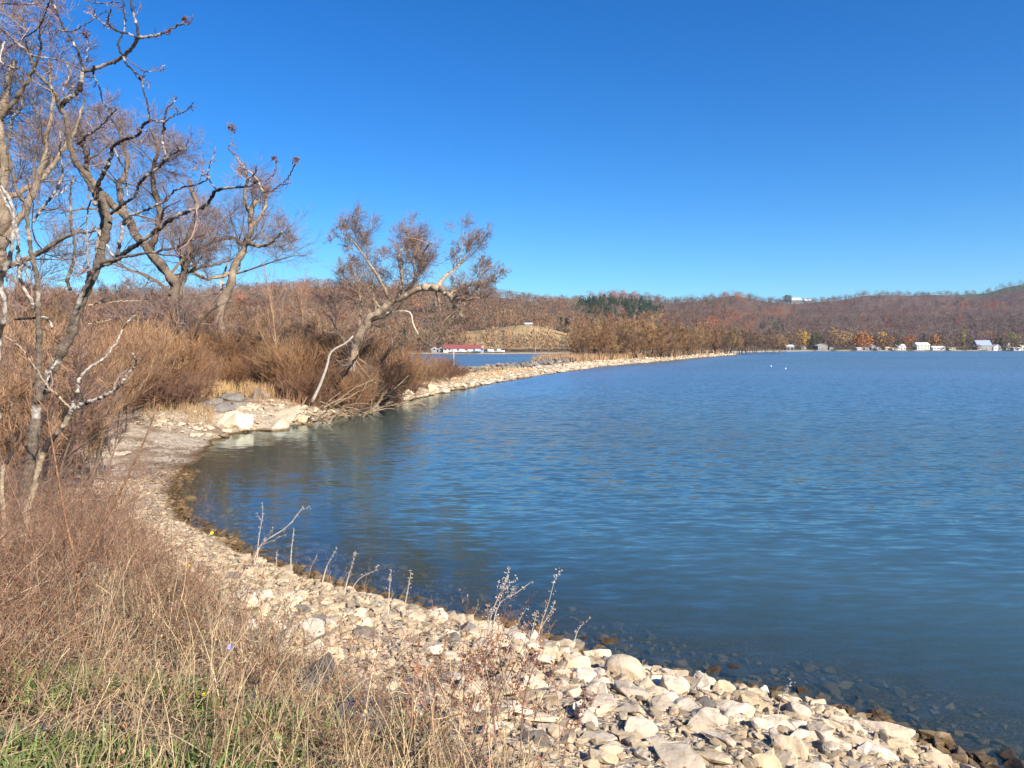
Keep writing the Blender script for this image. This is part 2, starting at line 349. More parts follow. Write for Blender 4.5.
# ------------------------------------------------------------------ water sheet
th = np.concatenate([np.linspace(-180, -50, 60, endpoint=False), np.linspace(-50, 50, 240, endpoint=False), np.linspace(50, 180, 60, endpoint=False)]) * PI / 180; rr = np.concatenate([[.05], np.geomspace(3, 3000, 150), [6000]])
_, _, X, Y = polar(rr, th); x = X.ravel(); y = Y.ravel()
dd = -shore_d(x, y)
px_, py_, _d = project(np.stack([x, y, 0 * x], -1))
lee = np.clip((x + 9) / 11, 0, 1) * np.clip((y - 3) / 30, .25, 1)     # calm in the lee of the bank on the left
lag = inside(np.stack([x, y], -1), LAG)
farw = np.clip((np.hypot(x, y) - 10) / 220, 0, 1) ** .6; open_ = (.12 + .88 * np.clip(lee, 0, 1)) * (.48 + 1.0 * farw); open_ = np.where(y > 60, open_ * np.clip(dd / 20, .4, 1), open_)
open_ = np.where(lag, 1.4, open_)
calm2 = np.exp(-(((y - 560) / 150) ** 2)) * np.clip((320 - x) / 120, 0, 1) * (y > 300); open_ = open_ * (1 - .55 * calm2)
rough_ = .06 + .27 * np.clip((np.hypot(x, y) - 12) / 110, 0, 1) ** .6 * np.where(lag, 1, np.clip(.25 + .9 * lee, 0, 1)) * (1 - .6 * calm2)
wa = build('lake_water', np.stack([x, y, 0 * x], -1), [grid_faces(len(rr), len(th), True)], M_water, None, np.stack([open_, np.clip((dd - .4) / 5, 0, 1) ** .8, rough_], -1), True); wa['kind'] = 'structure'

# ------------------------------------------------------------------ hills
SKY = np.array([(-500, 290), (-200, 288), (0, 288), (110, 286), (200, 285), (300, 280), (370, 280), (430, 284), (480, 291), (520, 294), (560, 296), (590, 293), (615, 291), (640, 294), (668, 300), (700, 296),
                (735, 292), (762, 298), (790, 301), (830, 297), (860, 292), (900, 291), (950, 290.5), (985, 289), (1000, 285), (1024, 281), (1150, 278), (1500, 285)], float)
def hill_h(x, y):
    r = np.hypot(x, y); a = np.arctan2(x, y); a = np.clip(a, -1.2, 1.2); px = 512 + FPX * np.tan(a)
    sec = 1 / np.cos(a)
    yy = np.interp(px, SKY[:, 0], SKY[:, 1])
    Dc = np.interp(px, [0, 450, 560, 620, 665, 720, 800, 1024], [1300, 1300, 1500, 1450, 1750, 1900, 2100, 2300])     # forward distance of the crest
    D0 = np.interp(px, [0, 560, 600, 700, 770, 1024], [462, 458, 470, 640, 800, 850])
    D = r / sec
    hc = (347.5 - yy) / FPX * Dc + CAMZ - 12
    t = (D - D0) / (Dc - D0)
    p = np.where(t < 1, np.clip(t, 0, 1) ** 1.25, 1 - .35 * np.clip(t - 1, 0, 1.5) ** 2)
    h = .4 + hc * p
    tt = np.clip(t, 0, 1) * np.clip(1.25 - t, 0, 1)
    h += tt * 80 * fbm(x / 240, y / 330, 60) + tt * 16 * fbm(x / 90, y / 90, 66)
    # the meadow knoll across the lagoon
    kx, ky = (525 - 512) / FPX * 640, 640
    h += 12.5 * np.exp(-(((x - kx) / 42) ** 2 + ((y - ky) / 85) ** 2))
    return np.where(t < 0, -2, h), t, px, D
th = np.linspace(-62, 62, 460) * PI / 180; rr = np.geomspace(440, 4800, 170)
_, _, X, Y = polar(rr, th); x = X.ravel(); y = Y.ravel(); hz, t, px, D = hill_h(x, y)
def meadow(px, D, t):
    jit = 14 * fbm(px / 18, D / 60, 90)
    m1 = (px > 455 + jit) & (px < 575 + jit) & (D > 505 + jit * 2) & (D < 668 + jit)
    m2 = (px > 950 + jit) & (t > .92 - (px - 950) / 1400) & (t < .995)
    return m1, m2
m1, m2 = meadow(px, D, t)
C = np.tile(np.array([.14, .085, .055]), (len(x), 1))
C[m1] = np.array([.36, .25, .115]) * (1 + .7 * fbm(x / 18, y / 18, 71))[m1][:, None]; C[m2] = (.075, .12, .05)
m3 = (px > 200) & (px < 575) & (t > 0) & (t < .03); C[m3] = (.25, .19, .10)
m4 = (px > 760) & (t > 0) & (t < .035); C[m4] = (.10, .13, .05)
M_hill = attr_mat('hill_ground', .95, .04, .25)
hl = build('hills', np.stack([x, y, hz], -1), [grid_faces(len(rr), len(th))], M_hill, None, C, True); hl['kind'] = 'structure'

# ------------------------------------------------------------------ thin autumn haze
hm = bpy.data.materials.new('haze'); hm.use_nodes = True; hn = hm.node_tree.nodes; hn.remove(hn['Principled BSDF'])
pv_ = hn.new('ShaderNodeVolumePrincipled'); pv_.inputs['Color'].default_value = (.72, .82, 1, 1); pv_.inputs['Density'].default_value = HAZE; pv_.inputs['Anisotropy'].default_value = .2
hm.node_tree.links.new(pv_.outputs[0], hn['Material Output'].inputs['Volume'])
if HAZE: g = Geo(); g.box((0, 1500, 148), (9000, 8000, 308), None); hz_o = g.obj('haze', hm, None, False, None, False); hz_o['kind'] = 'stuff'

# ------------------------------------------------------------------ far forest: bare trees in one mass
def far_tree_geo(g, B, Ht, Wd, colr, kind, nb, tw=.30, seed=0, shape='round'):
    """B (N,3) bases, heights, widths; nb sprays of twig per tree"""
    r = np.random.default_rng(seed); N = len(B)
    up = np.array([0, 0, 1.])
    if kind == 'bare':
        P = np.stack([B, B + up * (Ht * .75)[:, None]], 1); R = np.stack([Ht * .010, Ht * .004], 1)
        g.tubes(P, R, 3, np.clip(colr * 1.05 + .02, 0, 1))
        u = r.random((N, nb)); a = r.random((N, nb)) * 2 * PI; s = r.random((N, nb)) ** .5
        zz = .22 + .78 * u; wprof = np.sqrt(np.clip(1 - ((zz - .55) / .5) ** 2, .02, 1))
        rad = wprof * s * .5
        c = B[:, None] + np.stack([rad * np.cos(a) * Wd[:, None], rad * np.sin(a) * Wd[:, None], zz * Ht[:, None]], -1)
        dirv = np.stack([np.cos(a) * rad * 1.2, np.sin(a) * rad * 1.2, .45 + .4 * r.random((N, nb))], -1); dirv += r.normal(0, .38, dirv.shape)
        dirv /= np.linalg.norm(dirv, axis=-1, keepdims=True)
        side = np.cross(dirv, r.normal(size=dirv.shape)); side /= np.linalg.norm(side, axis=-1, keepdims=True)
        ln = (Ht[:, None] * (.075 + .075 * r.random((N, nb))))[..., None]; w = (tw * (.5 + r.random((N, nb))))[..., None]
        V = np.stack([c - dirv * ln, c + side * w, c + dirv * ln, c - side * w * .3], 2).reshape(-1, 3)
    else:                                   # leafy or conifer: small facing scraps
        u = r.random((N, nb)); a = r.random((N, nb)) * 2 * PI; s = r.random((N, nb)) ** .45
        if kind == 'conifer': zz = .06 + .94 * u ** 1.3; wprof = (1.03 - zz) * (.85 + .3 * ((zz * 9) % 1))
        else: zz = .15 + .85 * u; wprof = np.sqrt(np.clip(1 - ((zz - .58) / .46) ** 2, .02, 1)) * (1 + .35 * np.sin(a * 3 + zz * 7 + r.random((N, 1)) * 6))
        rad = wprof * s * .5
        c = B[:, None] + np.stack([rad * np.cos(a) * Wd[:, None], rad * np.sin(a) * Wd[:, None], zz * Ht[:, None]], -1)
        d1 = r.normal(size=(N, nb, 3)); d1 /= np.linalg.norm(d1, axis=-1, keepdims=True); side = np.cross(d1, r.normal(size=d1.shape)); side /= np.linalg.norm(side, axis=-1, keepdims=True)
        w = (tw * (.5 + r.random((N, nb))))[..., None]
        V = np.stack([c - d1 * w, c + side * w, c + d1 * w, c - side * w], 2).reshape(-1, 3)
        P = np.stack([B, B + up * (Ht * .5)[:, None]], 1); R = np.stack([Ht * .018, Ht * .01], 1); g.tubes(P, R, 3, np.tile([.10, .075, .055], (N, 1)))
    jit = (1 + r.normal(0, .14, (N, nb, 1)))
    cc = np.repeat((colr[:, None] * jit).reshape(-1, 3), 4, 0)
    g.add(V, np.arange(N * nb * 4).reshape(-1, 4), np.clip(cc, .005, 1))
g = Geo(); rf = np.random.default_rng(5)
NT = 15000
px = rf.uniform(-260, 1290, NT); D0 = np.interp(px, [0, 560, 600, 700, 770, 1024], [462, 458, 470, 640, 800, 850]); Dc = np.interp(px, [0, 450, 560, 620, 665, 720, 800, 1024], [1300, 1300, 1500, 1450, 1750, 1900, 2100, 2300])
tt = rf.random(NT) ** 1.15 * 1.06 + .012; D = D0 + tt * (Dc - D0); x = (px - 512) / FPX * D; y = D
hz, t, px2, D2 = hill_h(x, y); m1, m2 = meadow(px2, D2, t)
keep = ~m1 & ~m2 & ~((px > 775) & (t < .03)); keep &= ~((rf.random(NT) < .35) & (px > 430) & (px < 560) & (t < .06))
px, x, y, hz, t, D = [v[keep] for v in (px, x, y, hz, t, D)]; N = len(x)
pu = fbm(x / 120, y / 120, 5) + .5; pv = fbm(x / 70, y / 70, 15) + .5
brown = np.array([.265, .165, .095]); purple = np.array([.165, .118, .112]); tan = np.array([.33, .215, .12]); rust = np.array([.36, .12, .05]); grey = np.array([.235, .19, .145])
wp = np.clip((px - 560) / 300, 0, 1)[:, None] * .8
base = brown * (1 - wp) + purple * wp
low = np.clip(1 - t / .18, 0, 1)[:, None] * (px < 770)[:, None]
base = base * (1 - low * .75) + tan * low * .75
ru = rf.random(N); base[(ru < .10 - .06 * (px > 640))] = rust * .8 + brown * .2; base[(ru > .80)] = grey
rp = (pu > .68) & (rf.random(N) < .45 - .2 * (px > 640)) & (t > .25); base[rp] = rust
base *= (.9 - .12 * (px > 640))[:, None]; base *= (1 + rf.normal(0, .2, (N, 1))) * (.7 + .6 * np.clip(pv, 0, 1))[:, None]
hot = np.zeros(N, bool)
_, pyy, _ = project(np.stack([x, y, hz + 8], -1))
for cx, cyy, rx, ry in ((735, 314, 14, 4), (778, 311, 16, 4), (613, 295, 24, 3), (735, 295, 18, 3), (960, 306, 8, 3), (993, 306, 14, 4), (945, 306, 6, 4), (718, 324, 14, 5), (460, 316, 9, 3), (240, 300, 12, 3)):
    hot |= (((px - cx) / rx) ** 2 + ((pyy - cyy) / ry) ** 2 < 1) & (rf.random(N) < .5)
base[hot] = np.array([.40, .14, .06]) * (1 + rf.normal(0, .15, (hot.sum(), 1)))
con = ((((px - 618) / 46) ** 2 + ((pyy - 307) / 12) ** 2 < 1) & (rf.random(N) < .92) & (pyy > 294 + rf.random(N) * 5)) | ((((px - 770) / 16) ** 2 + ((pyy - 326) / 6) ** 2 < 1) & (rf.random(N) < .6)) | (rf.random(N) < .012)
Bt = np.stack([x, y, hz], -1); Ht = rf.uniform(8, 18, N) * (.8 + .4 * np.clip(pu, 0, 1)); Wd = Ht * rf.uniform(.75, 1.15, N)
b_ = ~con; nearm = b_ & (D < 800)
far_tree_geo(g, Bt[b_], Ht[b_], Wd[b_], base[b_], 'bare', 60, .36, 1)
far_tree_geo(g, Bt[con], Ht[con] * .9, Wd[con] * .75, np.tile([.055, .085, .045], (con.sum(), 1)) * (1 + rf.normal(0, .2, (con.sum(), 1))), 'conifer', 120, .62, 2)
fo = g.obj('far_forest', M_forest); tag(fo, 'hillside woods of bare purple brown and rusty trees across the lake', 'forest', None, 'stuff')

# ================================================================== ROCKS
def hull_rock(seed, sx=1, sy=.8, sz=.6, npts=13, bev=.05, sub=True, rough=.045):
    r = np.random.default_rng(seed); bm = bmesh.new()
    p = r.normal(size=(npts, 3)); p /= np.linalg.norm(p, axis=1, keepdims=True); p *= r.uniform(.85, 1.05, (npts, 1))
    p = np.clip(p, -.78, .78) / .78
    for q in p: bm.verts.new((q[0] * sx * .5, q[1] * sy * .5, q[2] * sz * .5))
    res = bmesh.ops.convex_hull(bm, input=bm.verts)
    bmesh.ops.delete(bm, geom=[e for e in res['geom_interior'] if isinstance(e, bmesh.types.BMVert)], context='VERTS')
    bmesh.ops.dissolve_limit(bm, angle_limit=R_(14), verts=bm.verts, edges=bm.edges)
    if bev: bmesh.ops.bevel(bm, geom=list(bm.edges), offset=bev, segments=2, profile=.6, affect='EDGES', clamp_overlap=True)
    bmesh.ops.triangulate(bm, faces=bm.faces)
    if sub:
        for k in range(2):
            le = [e for e in bm.edges if e.calc_length() > .16 / (k + 1)]
            bmesh.ops.subdivide_edges(bm, edges=le, cuts=1)
            bmesh.ops.triangulate(bm, faces=bm.faces)
        V = np.array([v.co[:] for v in bm.verts]); o = r.random(3) * 50
        n = fbm(V[:, 0] * 3 + o[0] + V[:, 2] * 2, V[:, 1] * 3 + o[1] - V[:, 2] * 2, 7, 4); n2 = fbm(V[:, 0] * 2.5 + o[1], V[:, 2] * 6 + o[2], 9, 3)
        bm.normal_update()
        for v, a, b in zip(bm.verts, n, n2): v.co += v.normal * (a * rough * 3 + b * rough * 1.6)
    V = np.array([v.co[:] for v in bm.verts]); F = np.array([[v.index for v in f.verts] for f in bm.faces]); bm.free(); return V, F
ROCKS = [hull_rock(100 + i, 1, *( (.8, .6), (.62, .5), (.9, .45), (.7, .7), (.55, .42), (.85, .33))[i % 6], npts=(11, 14, 18)[i % 3]) for i in range(18)]
def round_rock(seed):
    bm = bmesh.new(); bmesh.ops.create_icosphere(bm, subdivisions=4, radius=.5); V = np.array([v.co[:] for v in bm.verts]); F = np.array([[v.index for v in f.verts] for f in bm.faces]); bm.free()
    r = np.random.default_rng(seed); o = r.random(3) * 30
    for k in range(5):
        n = r.normal(size=3); n /= np.linalg.norm(n); h = .28 + .12 * r.random(); dd = V @ n - h; V = V - np.maximum(dd, 0)[:, None] * n * .75
    n = fbm(V[:, 0] * 3 + o[0] + V[:, 2] * 2, V[:, 1] * 3 + o[1] - V[:, 2] * 1.5, 5, 4); V = V * (1 + n * .22)[:, None]
    return V * np.array([1, .8, .66]), F
ROUND = [round_rock(300 + i) for i in range(4)]
SLAB = [hull_rock(400 + i, 1, .62, .2, npts=12, bev=.03) for i in range(5)]
LOG = [hull_rock(500 + i, 1, .3, .28, npts=12, bev=.03) for i in range(2)]
RM = {}
def rock_mesh(kind, i, mat):
    key = (kind, i, mat.name)
    if key not in RM:
        V, F = {'a': ROCKS, 'r': ROUND, 's': SLAB, 'l': LOG}[kind][i]
        me = bpy.data.meshes.new('rock'); me.from_pydata(V.tolist(), [], F.tolist()); me.materials.append(mat)
        a = me.color_attributes.new('Col', 'FLOAT_COLOR', 'POINT'); a.data.foreach_set('color', np.ones(len(V) * 4, np.float32))
        RM[key] = me
    return RM[key]
def rock(pos, w, kind, i, mat, label, cat, group=None, rot=(0, 0, 0), name='rock', sc=(1, 1, 1)):
    o = bpy.data.objects.new(name, rock_mesh(kind, i, mat)); col.objects.link(o)
    o.location = [float(c) for c in pos]; o.rotation_euler = rot; o.scale = (w * sc[0], w * sc[1], w * sc[2])
    return tag(o, label, cat, group)
def U(a, b): return float(rng.uniform(a, b))
# the rocks one can point to: px, py, width px, kind, variant, material, tilt, label
NAMED = [
 (625, 677, 40, 'r', 0, M_rock, (.15, .05, -.5), (1, .95, .95), 'large smooth rounded cream boulder at the waterline, biggest of the pale rocks'),
 (574, 652, 24, 'a', 0, M_rock, (0, .1, .4), (1, 1, 1), 'blocky cream rock touching the water just left of the largest rounded boulder'),
 (597, 662, 26, 'a', 1, M_rock, (.2, 0, -.2), (1, 1, 1.1), 'angular cream rock wedged against the upper left of the large rounded boulder'),
 (677, 691, 30, 'a', 2, M_rock, (0, .1, .1), (1, 1, 1.1), 'blocky pale rock with a flat top, first right of the large rounded boulder'),
 (699, 691, 34, 's', 0, M_rock, (.5, -.35, .5), (1, 1, 1.6), 'long cream slab leaning up to the right at the water edge'),
 (722, 693, 26, 'a', 3, M_rock, (.2, .2, .7), (1, 1, 1.1), 'pale peaked rock with brown stained top beside the leaning slab'),
 (750, 697, 22, 'a', 4, M_rock, (0, .3, .2), (1, 1, 1.2), 'small grey-topped pointed rock standing in the shallows'),
 (756, 709, 33, 's', 1, M_rock, (.2, .25, -.4), (1, .9, 1.6), 'flat cream rock with a dark hollow beneath, nearest shore from the pointed rock'),
 (711, 708, 24, 'a', 5, M_grey, (.1, 0, .2), (1, 1, 1), 'dark grey square-faced rock among the cream ones'),
 (708, 724, 37, 'a', 6, M_rock, (.1, .2, -.5), (1, .9, .9), 'long cream rock sloping down to the right below the dark grey rock'),
 (738, 722, 27, 'a', 5, M_rock, (.1, -.1, .8), (1, 1, 1), 'tall pale triangular rock face with a black gap on its left'),
 (764, 729, 23, 'a', 8, M_rock, (0, .3, .4), (1, 1, 1), 'broken cream rock beside a diamond shaped dark gap'),
 (612, 642, 24, 'a', 10, M_wetrock, (0, .2, .3), (1, .9, .9), 'wet mustard brown rock poking out of the water offshore of the rounded boulder'),
 (735, 668, 34, 's', 2, M_wetrock, (.05, .12, -.3), (1, 1, .9), 'flat reddish brown rock just breaking the water surface farthest from shore'),
 (661, 675, 13, 'r', 1, M_wetrock, (0, 0, .3), (1, 1, 1), 'small wet olive stone right of the large rounded boulder'),
 (801, 716, 24, 'r', 2, M_rock, (.1, .2, -.4), (1, 1, 1), 'rounded cream rock at the waterline above the black mossy stones'),
 (849, 712, 16, 'a', 11, M_rock, (0, 0, .3), (1, 1, 1.3), 'small white cube-like rock standing in the water'),
 (850, 728, 31, 's', 3, M_rock, (.1, .3, -.5), (1, .8, 1.6), 'dark-sided slab dipping into the lake below the small white rock'),
 (889, 736, 46, 'l', 0, M_rock, (.1, .12, -.28), (1, 1.2, 1.1), 'long log-shaped tan stone lying along the water edge'),
 (938, 741, 30, 'a', 12, M_rock, (0, .1, -.2), (1, .7, .8), 'blocky tan rock with orange staining at the far right end of the riprap'),
 (948, 753, 42, 's', 4, M_rock, (0, .2, -.3), (1, .5, .9), 'thin flat pale slab pointing into the lake beneath the orange stained rock'),
 (911, 746, 14, 'a', 13, M_rock, (0, .5, .3), (1, 1, 1.2), 'small upright pale stone just right of the log-shaped stone'),
 (781, 730, 29, 'a', 14, M_rock, (.2, .1, .3), (1, 1, .9), 'rough pale rock between the diamond shaped gap and the mossy black stones'),
 (835, 744, 33, 's', 0, M_rock, (.15, .25, -.6), (1, .9, 1.5), 'cream slab tilted toward the camera left of the log-shaped stone'),
 (799, 757, 44, 'a', 15, M_rock, (.1, .1, -.4), (1, .9, .7), 'broad pale block at the bottom edge below the black mossy stones'),
 (858, 744, 32, 's', 1, M_rock, (.1, .2, -.4), (1, .7, 1.5), 'low pale slab under the left end of the log-shaped stone'),
 (884, 757, 31, 'a', 17, M_rock, (.1, .1, -.3), (1, .8, .8), 'pale wedge of rock below the log-shaped stone'),
 (938, 764, 34, 'a', 16, M_rock, (.1, 0, .1), (1, 1, .9), 'squarish cream block in front of the thin flat slab'),
 (910, 760, 22, 'a', 0, M_rock, (.4, .5, .6), (1, 1, 1), 'pointed cream rock with dark gaps both sides near the squarish cream block'),
 (922, 716, 17, 'r', 3, M_wetrock, (0, 0, 0), (1, 1, .6), 'brown stone under water offshore of the orange stained rock'),
 (776, 699, 18, 'r', 1, M_wetrock, (0, 0, 1), (1, 1, .7), 'rounded pinkish brown stone half sunk offshore of the flat cream rock'),
 (438, 619, 18, 'r', 3, M_rock, (0, .1, .3), (1, 1, 1), 'pale rounded boulder at the waterline beside the dead weed clump'),
 (385, 598, 13, 'r', 2, M_rock, (0, 0, .3), (1, 1, 1), 'small round pale stone at the waterline left of the dead weed clump'),
 (381, 607, 14, 'a', 2, M_rock, (0, 0, .9), (1, 1, 1), 'small pale stone directly below a round waterline stone'),
 (320, 581, 22, 's', 2, M_rock, (0, .05, .1), (1, 1, 1.6), 'oval flat-topped pale stone at the water edge among short twigs'),
 (409, 618, 27, 's', 3, M_rock, (.1, .2, -.5), (1, .8, 1.3), 'long pale slab sloping to the waterline just left of the rounded boulder'),
 (461, 631, 22, 'a', 7, M_rock, (0, 0, -.3), (1, 1, .9), 'chunky cream rock right of the rounded waterline boulder'),
 (415, 599, 16, 's', 4, M_wetrock, (0, 0, 0), (1, 1, 1), 'wet olive brown stone lying flat in the shallows'),
 (532, 652, 22, 'a', 9, M_rock, (.2, .1, .3), (1, 1, .9), 'cream rock with dark gaps behind the tall dead weeds'),
 (545, 653, 27, 's', 0, M_rock, (.1, .05, .1), (1, 1, 1.8), 'flat cream slab left of the blocky waterline rock'),
 (189, 501, 13, 'r', 0, M_rock, (0, 0, 0), (1, 1, .8), 'lone white stone in the shallows of the inlet'),
 (135, 518, 18, 'r', 1, M_rock, (0, 0, .4), (1, 1, 1), 'white rounded stone on the dark edge of the gravel beach'),
 (120, 455, 15, 's', 1, M_rock, (0, 0, .2), (1, 1, 1.4), 'flat pale stone lying alone on the grey beach'),
 (85, 490, 13, 's', 2, M_rock, (0, 0, .2), (1, 1, 1.6), 'pale stone beside a dark stick on the grey beach'),
 (231, 425, 30, 's', 3, M_rock, (.45, -.2, .3), (1, 1.4, 1.7), 'big smooth tilted slab at the head of the inlet'),
 (264, 429, 36, 's', 4, M_rock, (.1, .05, 0), (1, 1.2, 1.3), 'low cream slab lying at the waterline right of the tilted slab'),
 (284, 418, 38, 's', 1, M_rock, (.25, -.2, .2), (1, 1.2, 1.2), 'long overhanging slab with a black shadow gap beneath'),
 (243, 432, 9, 'a', 1, M_rock, (0, 0, 0), (1, 1, 1), 'small stone wedged between the tilted slab and the low slab'),
 (206, 408, 24, 'a', 2, M_grey, (.1, -.3, .3), (1, 1, .9), 'large grey block behind the tilted slab'),
 (231, 400, 17, 'a', 8, M_grey, (.1, 0, .3), (1, 1, 1), 'mid grey upright block under the tan grass'),
 (257, 399, 19, 'a', 3, M_grey, (.3, .3, .3), (1, 1, 1.1), 'pointed grey block right of the upright grey block'),
 (239, 406, 15, 's', 0, M_grey, (0, 0, 0), (1, 1, 1.4), 'flat pale grey rock in front of the two upright grey blocks'),
 (220, 411, 30, 's', 2, M_grey, (.1, .1, .2), (1, 1.2, 1.6), 'wide grey sloping slab filling the middle of the grey blocks'),
 (336, 412, 14, 'a', 4, M_rock, (0, 0, 0), (1, 1, 1), 'pale rock under the roots of the leaning willow'),
 (352, 408, 17, 'a', 5, M_rock, (0, .2, .2), (1, 1, .9), 'pale rock under the fallen branches right of the willow roots'),
 (398, 398, 17, 's', 3, M_rock, (.1, .2, .2), (1, 1, 1.6), 'smooth cream slab on the causeway where the fallen branches end'),
]
Pn = G([a[0] for a in NAMED], [a[1] for a in NAMED])
for (px, py, w, kd, vi, mt, rot, scl, lab), p in zip(NAMED, Pn):
    if p[2] < -.12:                                   # standing in the shallows: sit it so the pixel shows its top
        p = onz(px, py + 1); p[2] = -.03 if mt is not M_wetrock else -.04
    Dp = project(p)[2]; ww = w * Dp / FPX * (1.3 if p[1] > 25 else 1.12)
    hgt = {'a': .5, 'r': .62, 's': .22, 'l': .28}[kd] * scl[2] * ww
    p = p + np.array([0, hgt * .3, hgt * .12])
    rock(p, ww, kd, vi, mt, lab, 'rock', None, rot, 'boulder' if w > 23 and kd != 's' else ('stone_slab' if kd == 's' else 'rock'), scl)
Pn_xy = np.array([p[:2] for p in Pn]); Pn_w = np.array([a[2] * project(p)[2] / FPX for a, p in zip(NAMED, Pn)])

# the other riprap blocks of the near bank, one object each
cand = []
N = 16000
cx = rng.uniform(-5, 5.2, N); cyy = rng.uniform(4, 15, N); dd = shore_d(cx, cyy); cz = hfun(cx, cyy)
pxx, pyy, dep = project(np.stack([cx, cyy, cz], -1))
ok = (dd > -.7) & (dd < 4.6) & (pxx > 250) & (pxx < 1030) & (pyy < 800) & (pxx > 300 + (dd > 2.0) * 40) & (pxx > 640 - (620 - pyy) * 4 - 150 * 0)
ok = (dd > -.8) & (dd < 4.6) & (pxx > 215) & (pxx < 1040) & (pyy < 810)
idx = np.where(ok)[0]; placed = []
for i in idx:
    big = (pxx[i] > 480)
    w = float(rng.choice([.13, .18, .24, .32, .42], p=[.15, .26, .27, .20, .12])) * (1 if big else .66)
    if dd[i] < -.1: w *= .75
    if min(np.hypot(Pn_xy[:, 0] - cx[i], Pn_xy[:, 1] - cyy[i]) - .5 * Pn_w) < w * .45: continue
    if placed:
        q = np.array(placed); 
        if (np.hypot(q[:, 0] - cx[i], q[:, 1] - cyy[i]) < (q[:, 2] + w) * .36).any(): continue
    placed.append((cx[i], cyy[i], w, cz[i], dd[i], pxx[i]))
    if len(placed) >= 1000: break
placed = np.array(placed)
SHORT = {0: 'largest rounded boulder', 3: 'flat-topped blocky rock', 4: 'leaning slab', 6: 'pointed rock in the shallows', 8: 'dark grey square rock', 9: 'long sloping rock', 10: 'tall triangular rock face',
  15: 'rounded waterline rock', 16: 'small white cube-like rock', 18: 'log-shaped stone', 19: 'orange stained rock', 24: 'broad pale bottom block', 27: 'squarish cream block', 31: 'boulder by the dead weed clump',
  34: 'oval flat-topped stone', 35: 'long waterline slab', 36: 'chunky waterline rock', 38: 'cream rock behind tall weeds', 39: 'flat cream slab'}
used_lab = set()
def rock_label(x, y, z, w, tone):
    px, py, _ = project(np.array([x, y, z])); best = None
    for k_, nm in SHORT.items():
        dx, dy = px - NAMED[k_][0], (py - NAMED[k_][1]) * 1.3; dd_ = math.hypot(dx, dy)
        if best is None or dd_ < best[0]: best = (dd_, dx, dy, nm)
    dd_, dx, dy, nm = best
    side = ('right of' if dx > 0 else 'left of') if abs(dx) > abs(dy) else ('below' if dy > 0 else 'above')
    if .5 < abs(dy) / (abs(dx) + .1) < 2: side = ('below and ' if dy > 0 else 'above and ') + ('right of' if dx > 0 else 'left of')
    far = 'just' if dd_ < 24 else ('a little way' if dd_ < 48 else 'farther')
    if dd_ > 90: return None
    size = 'tiny' if w < .15 else ('small' if w < .21 else ('middling' if w < .29 else 'large'))
    lab = f'{size} {tone} stone {far} {side} the {nm}'
    if lab in used_lab or len(lab.split()) > 16: return None
    used_lab.add(lab); return lab
score = placed[:, 2] / placed[:, 1]; order = np.argsort(-score)
rest = []
for rank, i in enumerate(order):
    x, y, w, z, d_, pxi = placed[i]
    if rank < 228:
        kd = 'a' if U(0, 1) < .8 else 's'
        under = d_ < -.05
        mt = M_wetrock if under else (M_grey if (U(0, 1) < .11 and w < .3) else M_rock)
        if under: grp, lab = 'stones under the shallow water', 'algae brown stone lying under the clear shallow water by the riprap'
        elif mt is M_grey: grp, lab = 'grey stones in the riprap', 'small dull grey angular stone jumbled among cream riprap rocks'
        elif d_ < .7: grp, lab = 'riprap stones by the waterline', 'small unremarkable cream angular stone in the row right beside the water'
        elif pxi > 560: grp, lab = 'riprap stones on the slope', 'cream broken stone lying loose on the open riprap slope'
        else: grp, lab = 'riprap stones behind the weeds', 'cream broken stone lying half behind the dead weed stems'
        l2 = rock_label(x, y, z, w, 'brown wet' if under else ('dull grey' if mt is M_grey else 'cream'))
        if l2: lab = l2
        rock((x, y, z + w * .10), w, kd, int(rng.integers(18 if kd == 'a' else 5)), mt, lab, 'rock', grp, (U(-.35, .35), U(-.35, .35), U(0, 6.28)), 'rock', (1, U(.8, 1.1), U(.65, 1.0)))
    else: rest.append((x, y, z, w))
LANDM = ['under the exposed roots', 'left of the fallen branches', 'below the first tangle of fallen branches', 'at the tip of the fallen branches']
for i, (px, py, w) in enumerate([(300, 424, 24), (318, 420, 20), (345, 415, 22), (330, 418, 13), (366, 411, 24), (384, 406, 20), (405, 402, 22), (422, 399, 18), (440, 395, 20), (458, 391, 17), (375, 404, 14), (412, 396, 15), (432, 392, 14), (352, 409, 14), (310, 414, 16), (471, 388, 14), (486, 386, 13)]):
    p = G([px], [py - 2])[0]; Dp = p[1]; ww = w * Dp / FPX
    where = 'under the hanging roots by the leaning willow' if px < 335 else ('below the fallen willow branches' if px < 400 else 'along the water edge where the causeway brush ends')
    rock(p + (0, ww * .2, ww * .05), ww, 's' if i % 3 else 'a', i % 5, M_rock, 'pale slab in the line of rocks ' + where, 'rock', 'pale slabs ' + where, (U(.05, .35), U(-.25, .25), U(-.4, .4)), 'stone_slab', (1, U(.9, 1.2), U(1.1, 1.7)))
